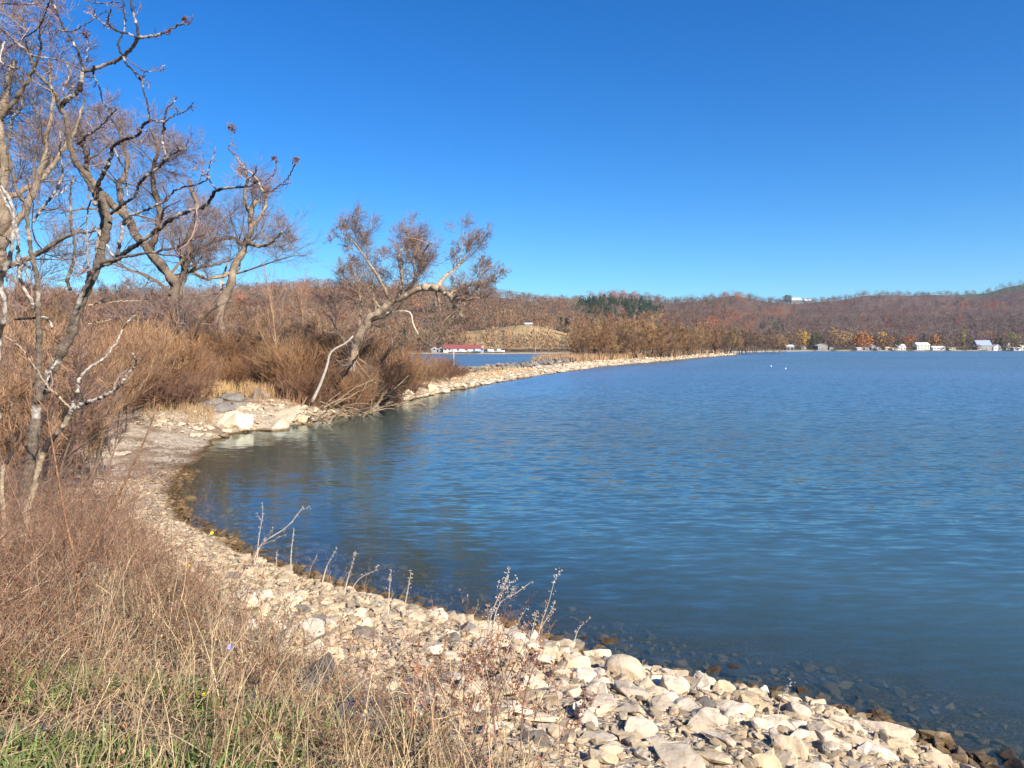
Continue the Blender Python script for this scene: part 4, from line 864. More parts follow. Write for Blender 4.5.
# ================================================================== FOREGROUND SUMAC (traced stems and limbs, each with its own depth)
SD = 9.3
SUM = [  # pixel polyline, width at start, width at end (px), depth offsets, tone
 ('t', [(20, 535), (28, 480), (34, 440), (39, 396), (57, 360), (70, 338), (79, 311), (88, 287), (97, 267), (104, 240), (108, 218), (97, 187), (80, 168), (73, 155), (68, 135), (66, 117), (60, 108)], 17, 6, (0, -.3), 0),
 ('b', [(60, 108), (68, 98), (79, 90), (83, 72)], 6.5, 5, (-.3, -.4), 2), ('b', [(83, 72), (100, 67), (123, 57), (133, 46), (139, 38)], 4.5, 4, (-.4, -.7), 1),
 ('b', [(139, 38), (158, 35), (172, 29), (179, 25), (190, 24)], 3.6, 1.6, (-.7, -1.0), 1), ('b', [(60, 108), (56, 95), (48, 84), (36, 72), (29, 54), (16, 42), (0, 28), (-20, 15)], 5, 2.2, (-.3, -1.0), 1),
 ('b', [(83, 72), (78, 52), (72, 41), (60, 20), (52, 0), (45, -20)], 3.4, 2.2, (-.4, .1), 2), ('b', [(139, 38), (135, 18), (131, 5), (133, -15)], 3.2, 2, (-.7, -.5), 2),
 ('b', [(139, 38), (126, 33), (117, 31), (110, 26), (108, 20), (111, 9)], 2.4, 1.5, (-.7, -1.1), 2), ('b', [(123, 57), (119, 48), (119, 41), (125, 27), (124, 12), (122, -10)], 2.6, 1.6, (-.6, -.2), 2),
 ('b', [(123, 57), (129, 67), (140, 77), (144, 92), (148, 106), (149, 120)], 2.6, 1.8, (-.6, -.9), 2), ('b', [(94, 66), (94, 75), (100, 90), (107, 112)], 2.4, 1.5, (-.5, -.1), 2),
 ('b', [(107, 112), (113, 122), (120, 129), (120, 140)], 1.6, 1.2, (-.1, 0), 1), ('b', [(29, 54), (36, 56), (50, 58), (66, 63), (82, 70)], 2.2, 1.4, (-.6, -.1), 1), ('b', [(29, 54), (26, 42), (22, 34)], 1.8, 1.2, (-.6, -.8), 0),
 ('b', [(78, 144), (86, 136), (97, 129), (108, 118), (117, 108)], 3.6, 1.8, (-.25, -.7), 1), ('b', [(123, 57), (145, 71), (158, 70), (165, 65)], 1.4, .9, (-.6, -.2), 3),
 ('t', [(38, 402), (39, 350), (38, 311), (37, 280), (30, 245), (26, 205), (18, 193), (12, 170), (8, 150), (11, 128)], 8, 3.5, (-.1, -.5), 0), ('b', [(11, 128), (13, 117), (21, 110), (23, 98)], 3.6, 1.6, (-.5, -.7), 4),
 ('t', [(-2, 420), (-4, 380), (0, 335), (5, 318), (4, 300), (1, 282), (8, 262), (12, 244), (14, 220), (10, 200), (0, 185), (-14, 170)], 7, 3.5, (-.4, -.9), 4), ('b', [(34, 310), (31, 300), (21, 281), (18, 258), (18, 236), (12, 215), (6, 202), (-4, 184)], 5, 3, (-.1, -.6), 4),
 ('b', [(52, 328), (47, 318), (30, 318), (14, 319)], 4, 3, (-.2, .1), 4), ('b', [(70, 330), (80, 300), (97, 267), (120, 258), (141, 254), (160, 251), (176, 247), (190, 241), (203, 234)], 7, 1.8, (-.1, -1.1), 1),
 ('b', [(97, 267), (117, 259), (131, 248), (146, 238), (160, 228), (173, 218), (190, 211), (205, 206), (212, 196), (217, 190), (228, 188), (240, 187), (252, 185), (258, 180)], 7, 2.4, (-.1, -1.6), 2),
 ('b', [(258, 180), (264, 192), (276, 188), (287, 179), (293, 168), (296, 160)], 2.2, 1, (-1.6, -1.9), 3), ('b', [(258, 180), (250, 172), (243, 167), (236, 156), (229, 149), (232, 140), (231, 130)], 2.2, 1, (-1.6, -1.3), 3),
 ('b', [(266, 182), (275, 172), (276, 160)], 1.6, 1, (-1.65, -1.7), 3), ('b', [(217, 190), (211, 182), (208, 172), (215, 152)], 2, 1, (-1.2, -1.0), 2), ('b', [(117, 256), (121, 238), (126, 218), (138, 213), (155, 206), (167, 200), (174, 191), (188, 186), (202, 183), (210, 176)], 4.2, 1.6, (-.3, -1.0), 4),
 ('b', [(210, 176), (200, 170), (188, 160)], 1.5, .8, (-1, -1.2), 3), ('b', [(95, 205), (97, 187), (104, 172), (111, 158), (113, 146), (122, 141), (138, 135), (144, 124), (152, 120)], 5, 2.8, (-.25, -.9), 2),
 ('b', [(152, 120), (164, 122), (172, 116), (184, 112), (193, 103)], 2.2, 1.1, (-.9, -1.2), 1), ('b', [(164, 122), (167, 110), (172, 104), (177, 97)], 2.6, 1.2, (-.95, -.8), 2), ('b', [(164, 122), (163, 136), (163, 147), (167, 158)], 2.8, 2.8, (-.95, -.8), 4),
 ('b', [(146, 176), (158, 168), (167, 158), (176, 152), (186, 148)], 3.8, 1.4, (-.7, -1.0), 4), ('b', [(111, 214), (124, 204), (135, 196), (138, 186), (146, 176)], 3.6, 3.4, (-.3, -.7), 2), ('b', [(113, 146), (118, 158), (125, 170), (126, 184), (129, 202)], 2.4, 1.4, (-.5, -.3), 4),
 ('b', [(97, 267), (99, 240), (103, 218), (95, 196), (84, 176), (73, 160)], 8, 6, (-.05, 0), 0), ('b', [(70, 290), (68, 280), (73, 262), (75, 247), (71, 225), (70, 200), (71, 187), (73, 175)], 4.5, 2, (-.2, -.6), 0),
 ('b', [(33, 222), (42, 208), (53, 196), (63, 174), (60, 158), (60, 146), (60, 132)], 3.8, 1.5, (-.4, -.8), 4), ('b', [(50, 198), (64, 190), (76, 178)], 2.4, 1, (-.5, -.2), 4), ('b', [(88, 287), (88, 268), (87, 240), (88, 210), (92, 198)], 3.2, 1.6, (-.1, -.5), 4),
 ('t', [(24, 530), (30, 500), (37, 474), (44, 452), (55, 435), (66, 423), (71, 411)], 9, 6, (-.9, -1.0), 5), ('b', [(71, 411), (81, 405), (94, 400), (109, 394), (120, 385), (129, 373), (136, 364), (135, 358), (132, 353)], 5.5, 1.6, (-1.0, -1.5), 4),
 ('b', [(71, 411), (77, 394), (80, 378), (92, 366), (104, 358), (117, 342), (124, 326), (136, 315)], 5, 1.2, (-1.0, -.8), 4), ('b', [(70, 408), (58, 396), (45, 383), (30, 360), (18, 345), (3, 336)], 2.6, 1.6, (-1.0, -1.4), 5),
 ('b', [(88, 306), (100, 303), (112, 302), (126, 301), (144, 300)], 2.4, 1, (0, .3), 5), ('b', [(88, 324), (104, 321), (120, 318)], 2, .8, (0, .3), 5), ('t', [(2, 478), (7, 464), (12, 452)], 6, 5, (-1.2, -1.2), 5), ('b', [(45, 385), (52, 370), (60, 352), (66, 342)], 3, 2, (-.2, 0), 4),
 ('b', [(50, 0), (42, 22), (36, 30), (20, 40), (5, 50)], 2.2, 1.4, (.1, .5), 2), ('b', [(-10, 2), (10, 4), (24, 5), (40, 2), (55, -6)], 2.4, 1.4, (-.4, .4), 3), ('b', [(75, -5), (95, 3), (120, 2)], 1.6, 1.2, (.2, -.5), 3),
 ('b', [(58, 30), (72, 31), (86, 24), (97, 17), (108, 9)], 1.7, 1, (-.2, -.6), 1), ('b', [(97, 17), (105, 25), (119, 32)], 1.7, 1.3, (-.5, -.7), 3), ('b', [(97, 17), (91, 12), (90, 6)], 1.6, 1, (-.5, -.3), 3),
 ('b', [(83, 72), (86, 60), (88, 48), (86, 36)], 1.6, 1, (-.4, -.5), 4), ('b', [(66, 63), (70, 74), (64, 86), (62, 94)], 1.5, 1, (-.2, -.6), 3), ('b', [(5, 40), (0, 60), (14, 68), (21, 66)], 2.4, 1.2, (-.8, -1.1), 4),
 ('b', [(113, 256), (100, 235), (92, 226)], 3, 2, (-.2, 0), 4), ('b', [(30, 268), (20, 262), (10, 268), (-5, 270)], 3, 2, (-.2, -.6), 1), ('b', [(12, 244), (4, 236), (-8, 234)], 3, 2, (-.8, -1), 4)]
TONE = [np.array([.20, .155, .115]), np.array([.21, .165, .135]), np.array([.075, .058, .05]), np.array([.25, .15, .13]), np.array([.54, .47, .39]), np.array([.50, .38, .25])]
sroot = at(20, 535, SD); sroot[2] = hfun(sroot[0], sroot[1])[0]
sm_t = empty('sumac_tree', sroot); tag(sm_t, 'large half dead sumac with twisting white and dark limbs in the left weeds', 'tree')
inv = Matrix.Translation(-Vector(sm_t.location)); rs = np.random.default_rng(3); lp, lr = [], []
for kind, pts, w0, w1, dz, tone in SUM:
    n = len(pts); dep = SD + np.linspace(dz[0], dz[1], n)
    P = np.array([at(a, b, q) for (a, b), q in zip(pts, dep)])
    if kind == 't': g0 = hfun(P[0, 0], P[0, 1])[0]; P = np.vstack([[P[0, 0], P[0, 1], min(g0, P[0, 2]) - .2], P]) if pts[0][1] > 470 else P
    m = max(20, n * 8); Q = resample(P, m); Q[1:-1] += rs.normal(0, .005, Q[1:-1].shape)
    Rr = np.linspace(w0, w1, m) * .68 * SD / FPX / 2 * (1 + rs.normal(0, .09, m)); Rr *= 1 + .25 * (rs.random(m) < .1)
    # bark and bare wood alternate along the limb, as on the real tree
    nn = fbm(np.linspace(0, m * .22, m), np.full(m, rs.random() * 40), 5, 2)
    c2 = TONE[2] if tone in (4, 5) else TONE[4]; thr = .17 if tone in (0, 1, 5) else .14
    cc = np.where((nn > thr)[:, None], c2 * .9, TONE[tone] * (1 + rs.normal(0, .05, (m, 1))))
    g = Geo(); g.tubes(Q[None], Rr[None], 10 if w0 > 3 else 6, (cc * (1 + rs.normal(0, .13, (m, 1))))[None], rough=.11 if w0 > 3 else .06)
    g.obj('trunk' if kind == 't' else 'limb', M_bark, sm_t, True).matrix_parent_inverse = inv
    if w1 < 3 and kind == 'b': lp.append(resample(P, 8)); lr.append(np.linspace(w0, w1, 8) * SD / FPX / 2)
LPp, LRr = np.array(lp), np.array(lr)
g = grow(LPp, LRr, rs, [dict(k=5, t0=.15, t1=1, ang=(50, 16), ln=(.08, .3), n=8, wob=.26, trop=(0, 0, .1), rr=.55, rmin=.0048), dict(k=4, t0=.15, t1=1, ang=(48, 14), ln=(.25, .6), n=6, wob=.24, trop=(0, 0, .12), rr=.6, rmin=.0034)], (.24, .17, .15), (.27, .165, .155))
g.obj('twig_spray', M_twig, sm_t).matrix_parent_inverse = inv
for px, py, s in ((86, 34, .07), (185, 19, .06), (232, 128, .06), (274, 158, .045), (296, 159, .055), (68, 40, .04)):   # dried seed heads
    V, F = LOW[1]; r = np.random.default_rng(int(px)); g = Geo(); c = at(px, py, SD - (1.6 if px > 200 else .7 if px > 100 else .5))
    q = r.normal(0, s * .3, (60, 3)) + c; q[:, 2] += 0
    scatter_rocks(g, q, np.full(60, s * .35), r, np.tile([.20, .10, .09], (60, 1)) * r.uniform(.7, 1.3, (60, 1)))
    g.obj('seed_head', M_leaf, sm_t).matrix_parent_inverse = inv
# orange-brown sapling shoots in front of it
def shoots(name, polys, D, colr, label, cat, seed, levels=None, dz=0):
    r = np.random.default_rng(seed); g = Geo(); LPs, LRs = [], []
    P0 = at(*polys[0][0][0], D); gz = hfun(P0[0], P0[1])[0]
    for k, (pts, w0, w1) in enumerate(polys):
        P = np.array([at(a, b, D + dz * (len(polys[0][0]) and i / len(pts)) * (k % 2 * 2 - 1)) for i, (a, b) in enumerate(pts)])
        if k == 0: P = np.vstack([[P[0, 0], P[0, 1], min(gz, P[0, 2]) - .1], P])
        Q = resample(P, 16); R = np.linspace(w0, w1, 16) * D / FPX / 2; g.tubes(Q[None], R[None], 6, np.asarray(colr)[None]); LPs.append(resample(P, 8)); LRs.append(np.linspace(w0, w1, 8) * D / FPX / 2)
    loc = [P0[0], P0[1], gz]
    t = empty(name, loc); tag(t, label, cat); iv = Matrix.Translation(-Vector(loc))
    g.obj('stem', M_bark, t, True).matrix_parent_inverse = iv
    if levels:
        g2 = grow(np.array(LPs), np.array(LRs), r, levels, np.asarray(colr) * .9, np.asarray(colr) * .75)
        g2.obj('twigs', M_twig, t).matrix_parent_inverse = iv
    return t
shoots('sapling', [([(76, 672), (79, 620), (78, 570)], 3.6, 3.2), ([(78, 572), (67, 526), (60, 488), (53, 447), (47, 412), (52, 396), (58, 385)], 3, 1.2), ([(78, 572), (88, 553), (100, 530), (111, 509), (121, 490), (132, 468), (143, 444), (152, 421), (157, 404)], 3.4, 1.2), ([(47, 412), (35, 396), (25, 388)], 1.6, .8), ([(156, 421), (149, 416), (146, 408)], 1.4, .8)],
       5.6, (.33, .18, .10), 'slender orange brown forked sapling standing among the weeds in front of the sumac', 'sapling', 4, [dict(k=3, t0=.6, t1=1, ang=(45, 12), ln=(.08, .2), n=5, wob=.15, trop=(0, 0, .1), rr=.4, rmin=.002)])
simple_stick('driftwood_stick', [(74, 487), (80, 484), (86, 488), (96, 490)], 21.5, 4, 2.5, 'dark bent driftwood stick lying beside a pale stone on the beach', 'driftwood', (.12, .09, .07), 7)
simple_stick('bare_twig', [(57, 463), (72, 453), (86, 443), (100, 432), (112, 425)], 13, 1.8, 1, 'thin dark leaning twig crossing over the grey beach', 'twig', (.16, .11, .09), 8)

# fallen willow limbs and roots under the leaning willow
def stick_pile(name, n, x0, x1, yb, D, seed, label, cat, L=(1.4, 3.4), ang=(-15, 50), w=(.02, .06)):
    r = np.random.default_rng(seed); g = Geo()
    px = r.uniform(x0, x1, n); DD = r.uniform(D[0], D[1], n); x = (px - 512) / FPX * DD; z = hfun(x, DD) + r.uniform(.05, .9, n) * np.clip((x1 - px) / (x1 - x0) + .3, 0, 1)
    a = np.radians(r.uniform(ang[0], ang[1], n)); az = r.normal(0, .5, n); d = np.stack([np.cos(a) * np.cos(az), np.cos(a) * np.sin(az), np.sin(a)], -1); ln = r.uniform(L[0], L[1], n)
    P = [np.stack([x, DD, z], -1)]
    for k in range(6): d = unit(d + r.normal(0, .1, d.shape) + (0, 0, -.07)); P.append(P[-1] + d * (ln / 6)[:, None])
    P = np.stack(P, 1); R = r.uniform(w[0], w[1], n)[:, None] * np.linspace(1, .3, 7)[None]
    g.tubes(P, R, 5, np.array([.46, .34, .22]) * r.uniform(.6, 1.15, (n, 1)))
    Q, S = spawn(P, R, 6, .2, 1, (30, 12), (.2, .5), 5, .12, (0, 0, 0), r); g.tubes(Q, S, 3, np.array([.40, .26, .15]) * r.uniform(.7, 1.1, (len(Q), 1)))
    o = g.obj(name, M_bark, None, False, loc=[float(x.mean()), float(DD.mean()), float(z.mean())]); return tag(o, label, cat)
stick_pile('fallen_branches', 22, 316, 372, 0, (41.0, 44.5), 1, 'tangle of fallen pale willow branches sloping down to the water by the leaning willow', 'branches')
stick_pile('fallen_branches', 22, 350, 410, 0, (45.5, 51), 2, 'second tangle of long fallen tan branches farther right along the causeway edge', 'branches', L=(1.6, 3.2), ang=(-5, 35))
stick_pile('exposed_roots', 22, 298, 328, 0, (37.8, 39), 5, 'bare hanging roots over the low slab at the inlet head', 'roots', L=(.8, 2.0), ang=(-80, 60), w=(.02, .05))
simple_stick('dead_limb', [(381, 314), (392, 312), (405, 311), (411, 314), (413, 324), (419, 336)], 44, 2.4, 1.4, 'crooked bare white dead limb dangling below the arch of the leaning willow', 'dead limb', (.62, .53, .42), 5)
simple_stick('marker_post', [(453.5, 378), (453.5, 352)], 92, 1.6, 1.6, 'thin pale wooden post standing in the reddish brush of the causeway', 'post', (.5, .42, .3), 2)

# ================================================================== FAR SHORE: trees you can point to
def far_point(px, D):
    x = (px - 512) / FPX * D; h = hill_h(np.array([x]), np.array([D]))[0][0]; g0 = hfun(x, D)[0]; return np.array([x, D, max(h, g0)])
def far_tree(px, D, H, W, c, kind, name, label, nb=260, tw=.45, seed=0, group=None):
    p = far_point(px, D); t = empty(name, p); tag(t, label, 'tree', group); iv = Matrix.Translation(-Vector(p)); r = np.random.default_rng(int(px * 7) + seed)
    g = Geo(); g.tubes(np.array([[p - [0, 0, .5], p + [0, 0, H * .3], p + [.2, 0, H * .6]]]), np.array([[H * .02, H * .015, H * .008]]), 6, np.array([[.16, .12, .09]])); g.obj('trunk', M_bark, t).matrix_parent_inverse = iv
    g = Geo(); far_tree_geo(g, p[None], np.array([float(H)]), np.array([float(W)]), np.asarray(c, float)[None], kind, nb, tw, seed + int(px)); g.obj('crown', M_forest, t).matrix_parent_inverse = iv
OR = (.72, .25, .02); YE = (.62, .36, .05); TA = (.40, .24, .08); RU = (.42, .13, .05); DG = (.03, .06, .03); YG = (.34, .29, .09)
for px, D, H, W, c, kd, nm, lab in [
 (863, 852, 21, 20, OR, 'leaf', 'maple_tree', 'bright orange round tree behind the white cottages'),
 (857, 858, 17, 12, (.34, .12, .04), 'leaf', 'maple_tree', 'dull red tree overlapped by the bright orange round tree'),
 (881, 870, 20, 13, YE, 'leaf', 'maple_tree', 'smaller golden tree just right of the bright orange tree'),
 (842, 856, 21, 14, TA, 'leaf', 'oak_tree', 'mustard tan tree left of the bright orange tree'),
 (833, 880, 26, 13, (.33, .22, .09), 'leaf', 'oak_tree', 'tall pale tan tree above the white house'),
 (797, 870, 24, 18, (.36, .25, .07), 'leaf', 'oak_tree', 'broad yellow brown tree behind the boathouse'),
 (805, 855, 20, 12, YE, 'leaf', 'oak_tree', 'golden tree between the boathouse and the dark conifer'),
 (811.5, 848, 17, 8, DG, 'conifer', 'conifer_tree', 'dark green conifer left of the large white house'),
 (817, 862, 19, 9, (.12, .13, .05), 'leaf', 'evergreen_tree', 'olive green tree directly behind the dark conifer'),
 (923, 858, 18, 8, DG, 'conifer', 'conifer_tree', 'dark green conifer behind the pale green roofed cottage'),
 (906, 868, 16, 16, (.42, .17, .05), 'leaf', 'maple_tree', 'burnt orange tree left of the far dark conifer'),
 (935, 872, 18, 15, (.46, .23, .07), 'leaf', 'maple_tree', 'orange tan tree right of the far dark conifer'),
 (962, 885, 26, 7, YG, 'leaf', 'poplar_tree', 'narrow yellow green tree left of the big blue roofed house'),
 (1011, 885, 20, 10, YG, 'leaf', 'oak_tree', 'yellow green tree at the far right edge above the small cottages'),
 (1000, 856, 14, 8, (.05, .06, .035), 'conifer', 'conifer_tree', 'blackish conifer at the right end of the big blue roofed house'),
 (768, 862, 18, 12, (.09, .09, .05), 'leaf', 'evergreen_tree', 'dark olive tree at the tip of the causeway'),
 (897, 850, 10, 9, (.12, .13, .06), 'leaf', 'shrub_tree', 'low green shrubby tree between two white cottages'),
 (567, 600, 15, 5, (.09, .08, .05), 'leaf', 'ivy_tree', 'dark ivy clad tree on the right slope of the meadow knoll'),
 (786, 2080, 24, 26, (.10, .10, .05), 'leaf', 'hilltop_tree', 'dark tree on the ridge left of the white hilltop house'),
 (572, 520, 11, 11, (.42, .27, .08), 'leaf', 'willow_tree', 'yellowish bush-like tree at the right end of the lagoon')]:
    far_tree(px, D, H, W, c, kd, nm, lab, 420 if kd == 'leaf' else 320, .55 if D < 1000 else 1.3)

# ================================================================== FAR SHORE: buildings
def house(px0, px1, ytop, ybot, D, label, wall=(.78, .76, .72), roof=(.25, .25, .27), gable='side', wins=2, depth=8, name='house', cat='house', door=True, rot=0., roofh=.38, arches=0, zoff=None):
    if 800 < D < 1000: px0, px1, ytop = px0 + .09 * (px1 - px0), px1 - .09 * (px1 - px0), ytop + .12 * (ybot - ytop)
    pxm = (px0 + px1) / 2; W_ = (px1 - px0) / FPX * D; zt = float(at(pxm, ytop + .12 * (ybot - ytop), D)[2]); gz = float(far_point(pxm, D)[2]) if zoff is None else zoff
    Ht = max(zt - gz, 2.6); wh = Ht * (1 - roofh); p = np.array([(pxm - 512) / FPX * D, D, gz]); t = empty(name, p); t.rotation_euler[2] = rot; tag(t, label, cat)
    def part(nm, fn, mat=M_wall, par=t, c=None): g = Geo(); fn(g); o = g.obj(nm, mat, par); return o
    g = Geo(); g.box((0, 0, wh / 2 - .4), (W_, depth, wh + .8), wall)
    if gable == 'front': g.add([(-W_ / 2, -depth / 2, wh), (W_ / 2, -depth / 2, wh), (0, -depth / 2, Ht - .15), (-W_ / 2, depth / 2, wh), (W_ / 2, depth / 2, wh), (0, depth / 2, Ht - .15)], np.array([(0, 1, 2), (5, 4, 3)]), wall)
    else: g.add([(-W_ / 2, -depth / 2, wh), (-W_ / 2, depth / 2, wh), (-W_ / 2, 0, Ht - .15), (W_ / 2, -depth / 2, wh), (W_ / 2, depth / 2, wh), (W_ / 2, 0, Ht - .15)], np.array([(0, 2, 1), (3, 4, 5)]), wall)
    g.obj('wall', M_wall, t)
    g = Geo(); ov = .45; th_ = .22
    for s in (-1, 1):
        if gable == 'front': a = np.array([(s * (W_ / 2 + ov), -depth / 2 - ov, wh - .12), (s * (W_ / 2 + ov), depth / 2 + ov, wh - .12), (0, depth / 2 + ov, Ht), (0, -depth / 2 - ov, Ht)])
        else: a = np.array([(-W_ / 2 - ov, s * (depth / 2 + ov), wh - .12), (W_ / 2 + ov, s * (depth / 2 + ov), wh - .12), (W_ / 2 + ov, 0, Ht), (-W_ / 2 - ov, 0, Ht)])
        b = a + (0, 0, th_); g.add(np.vstack([a, b]), np.array([(0, 1, 2, 3), (4, 5, 6, 7), (0, 1, 5, 4), (1, 2, 6, 5), (3, 0, 4, 7)]), roof)
    rf = g.obj('roof', M_wall, t)
    if W_ > 11: g = Geo(); g.box((W_ * .2, .4, Ht + .3), (.7, .7, 1.4), (.35, .2, .15)); g.obj('chimney', M_wall, rf)
    for i in range(wins):
        xx = (i + .5) / wins * W_ - W_ / 2
        if arches: 
            g = Geo(); g.box((xx, -depth / 2 - .03, wh * .36), (W_ / wins * .62, .12, wh * .75), (.04, .04, .06)); g.obj('boat_door', M_wall, t); continue
        if door and i == wins // 2:
            g = Geo(); g.box((xx, -depth / 2 - .03, 1.02), (.95, .1, 2.0), (.16, .12, .10)); g.obj('door', M_wall, t)
            if wh < 4: continue
        for lv in range(max(1, int(wh // 2.7))):
            if door and i == wins // 2 and lv == 0: continue
            fz = 1.55 + lv * 2.7; f = Geo(); f.box((xx, -depth / 2 - .03, fz), (1.5, .08, 1.35), (.8, .8, .78)); fo_ = f.obj('window', M_wall, t)
            f = Geo(); f.box((xx, -depth / 2 - .085, fz), (1.26, .04, 1.1), (.05, .06, .08)); f.obj('pane', M_wall, fo_)
    return t
WH = (.31, .305, .29)
house(784, 793, 342.8, 352, 838, 'white boathouse with two dark boat doors at the waterline', WH, (.62, .60, .56), 'side', 2, 9, 'boathouse', 'boathouse', False, arches=1, roofh=.28, zoff=.5)
house(800, 805, 345, 350, 846, 'small white cottage between the boathouse and the dark conifer', (.8, .7, .62), (.5, .42, .38), 'front', 1, 6)
house(815.5, 820.5, 342, 350.5, 842, 'tall cream gabled half of the white waterfront house', (.76, .70, .60), (.42, .33, .27), 'front', 2, 9, wins=2) if False else None
house(815, 826.5, 342, 350.8, 842, 'large white two storey waterfront house right of the dark conifer', WH, (.60, .57, .54), 'front', 3, 9, roofh=.3)
house(828, 832, 346.5, 350.5, 848, 'little grey blue shed right of the large white house', (.45, .5, .58), (.4, .42, .46), 'side', 1, 5, 'shed', 'shed', False)
house(855, 861, 347.5, 350.5, 842, 'low pink tinged cottage below the bright orange tree', (.75, .6, .56), (.66, .6, .58), 'side', 2, 7)
house(863, 868, 346, 351, 840, 'narrow white cottage right of the low pinkish cottage', WH, (.4, .4, .42), 'front', 1, 7)
house(869, 874, 343.5, 350.5, 846, 'white steep gabled cottage, taller of the pair under the golden tree', WH, (.72, .72, .72), 'front', 2, 8, roofh=.45)
house(874.5, 879.5, 346, 351, 840, 'white low cottage right of the steep gabled cottage', WH, (.74, .73, .72), 'front', 1, 7, roofh=.5)
house(883, 889, 346, 350, 850, 'tan roofed cottage half hidden by shrubs', (.6, .54, .44), (.50, .40, .24), 'side', 2, 7)
house(890, 895.5, 347, 350.8, 842, 'small pale yellow cottage beside the white roofed house', (.7, .64, .45), (.55, .47, .33), 'front', 1, 7)
house(894, 904, 342.5, 350.5, 852, 'white roofed house with a steep bright roof slope', (.72, .70, .66), (.80, .80, .80), 'side', 3, 10, roofh=.6)
house(913, 928.5, 340.5, 350.3, 842, 'pale green walled cottage with broad white roof below the conifer', (.72, .72, .60), (.80, .80, .76), 'side', 4, 9, roofh=.32)
house(929, 944, 345, 350.3, 842, 'long low grey bungalow with silver roof', (.68, .70, .72), (.66, .68, .70), 'side', 4, 9, roofh=.45)
house(946, 954, 347.3, 350.3, 846, 'small olive cottage left of the big blue roofed house', (.5, .48, .36), (.42, .4, .33), 'side', 2, 7)
house(972.5, 990, 337.5, 350.3, 850, 'big white waterfront house with steep slate blue roof', WH, (.30, .34, .44), 'side', 4, 10, roofh=.55)
house(990, 1000, 343, 350.3, 848, 'white gabled wing right of the big blue roofed house', (.74, .72, .72), (.62, .62, .64), 'front', 2, 8, roofh=.5)
house(1003, 1009, 341.5, 347, 872, 'small grey roofed house set back among trees', (.6, .55, .5), (.45, .45, .48), 'front', 2, 8)
house(1011, 1020, 346.5, 350.5, 846, 'low white trailer home at the far right shore', (.76, .76, .74), (.70, .70, .70), 'side', 3, 5, roofh=.25)
house(1018, 1027, 344, 348.5, 860, 'cream roofed cottage cut by the right picture edge', (.66, .6, .5), (.76, .7, .55), 'side', 2, 8)
house(789, 799.5, 297.5, 301, 2085, 'long white house standing on the hilltop ridge', WH, (.76, .76, .72), 'side', 4, 12)
house(803, 809, 299, 301.5, 2100, 'small white house right of the long hilltop house', WH, (.7, .68, .66), 'side', 2, 10)
house(525, 532, 324, 326.8, 668, 'small white building on top of the meadow knoll', WH, (.8, .8, .8), 'side', 2, 5)
# marina across the lagoon
house(444.5, 481, 344, 352.3, 462, 'long red roofed marina shed across the lagoon', (.70, .64, .56), (.30, .095, .085), 'side', 9, 14, 'marina_shed', 'boat shed', False, roofh=.52)
house(481.5, 483.5, 345, 352.3, 461, 'narrow tan end annex of the red roofed marina shed', (.58, .40, .26), (.5, .36, .26), 'side', 1, 8, 'annex', 'annex', False)
house(432, 437.3, 347.5, 352.3, 460, 'small white shed left of the red roofed marina shed', WH, (.8, .8, .8), 'front', 1, 5, 'shed', 'shed', False)
house(439, 443, 347, 352.3, 460, 'white gabled hut nearest the left end of the marina shed', WH, (.5, .55, .65), 'front', 1, 5, 'shed', 'shed', False)
house(225, 236, 347, 352.3, 470, 'white cottage across the lagoon glimpsed through the bare trees', WH, (.7, .7, .7), 'side', 3, 8)
def boat(px, D, L, hull, label, cab=True):
    x = (px - 512) / FPX * D; z = max(hfun(x, D)[0], far_point(px, D)[2], 0); t = empty('boat', (x, D, z)); tag(t, label, 'boat')
    s = np.linspace(-.5, .5, 9); w = np.array([.34, .42, .46, .47, .46, .42, .33, .19, .02]) * .38 * L; V = []
    for a, b in zip(s, w):
        sh = .30 * L * .45 * (1 + .35 * (a + .5) ** 2)
        V += [(a * L, -b, sh), (a * L, -b * .75, sh * .35), (a * L, 0, .25), (a * L, b * .75, sh * .35), (a * L, b, sh)]
    g = Geo(); F = grid_faces(9, 5); g.add(V, [F, np.array([(0, 1, 2, 3), (0, 3, 4, 4)])[:1]], hull); g.add([V[i] for i in range(0, 45, 5)] + [V[i] for i in range(4, 45, 5)], np.array([(i, i + 1, i + 10, i + 9) for i in range(8)]), (.7, .7, .68)); g.obj('hull', M_wall, t)
    if cab: g = Geo(); g.box((0, 0, .27 * L * .45 + .75), (L * .35, L * .22, .9), (.78, .78, .78)); g.box((.02 * L, 0, .27 * L * .45 + 1.25), (L * .4, L * .25, .1), (.72, .72, .72)); cb = g.obj('cabin', M_wall, t); g = Geo(); g.box((.18 * L, 0, .27 * L * .45 + .8), (.04, L * .18, .5), (.05, .06, .1)); g.obj('windscreen', M_wall, cb)
for px, L, hc, lb in [(455, 7, (.75, .78, .82), 'white boat parked before the left half of the marina shed'), (461, 6.5, (.8, .8, .8), 'second white boat in front of the marina shed'), (470, 6, (.72, .66, .50), 'cream boat in front of the middle of the marina shed'),
                      (477, 7, (.15, .35, .65), 'blue hulled boat at the right end of the marina shed'), (489, 5, (.12, .28, .6), 'small blue boat right of the marina shed'), (492, 6, (.75, .8, .85), 'pale boat behind the small blue boat'), (499, 7, (.8, .8, .8), 'long white boat farthest right on the lagoon shore')]:
    boat(px, 454, L, hc, lb)
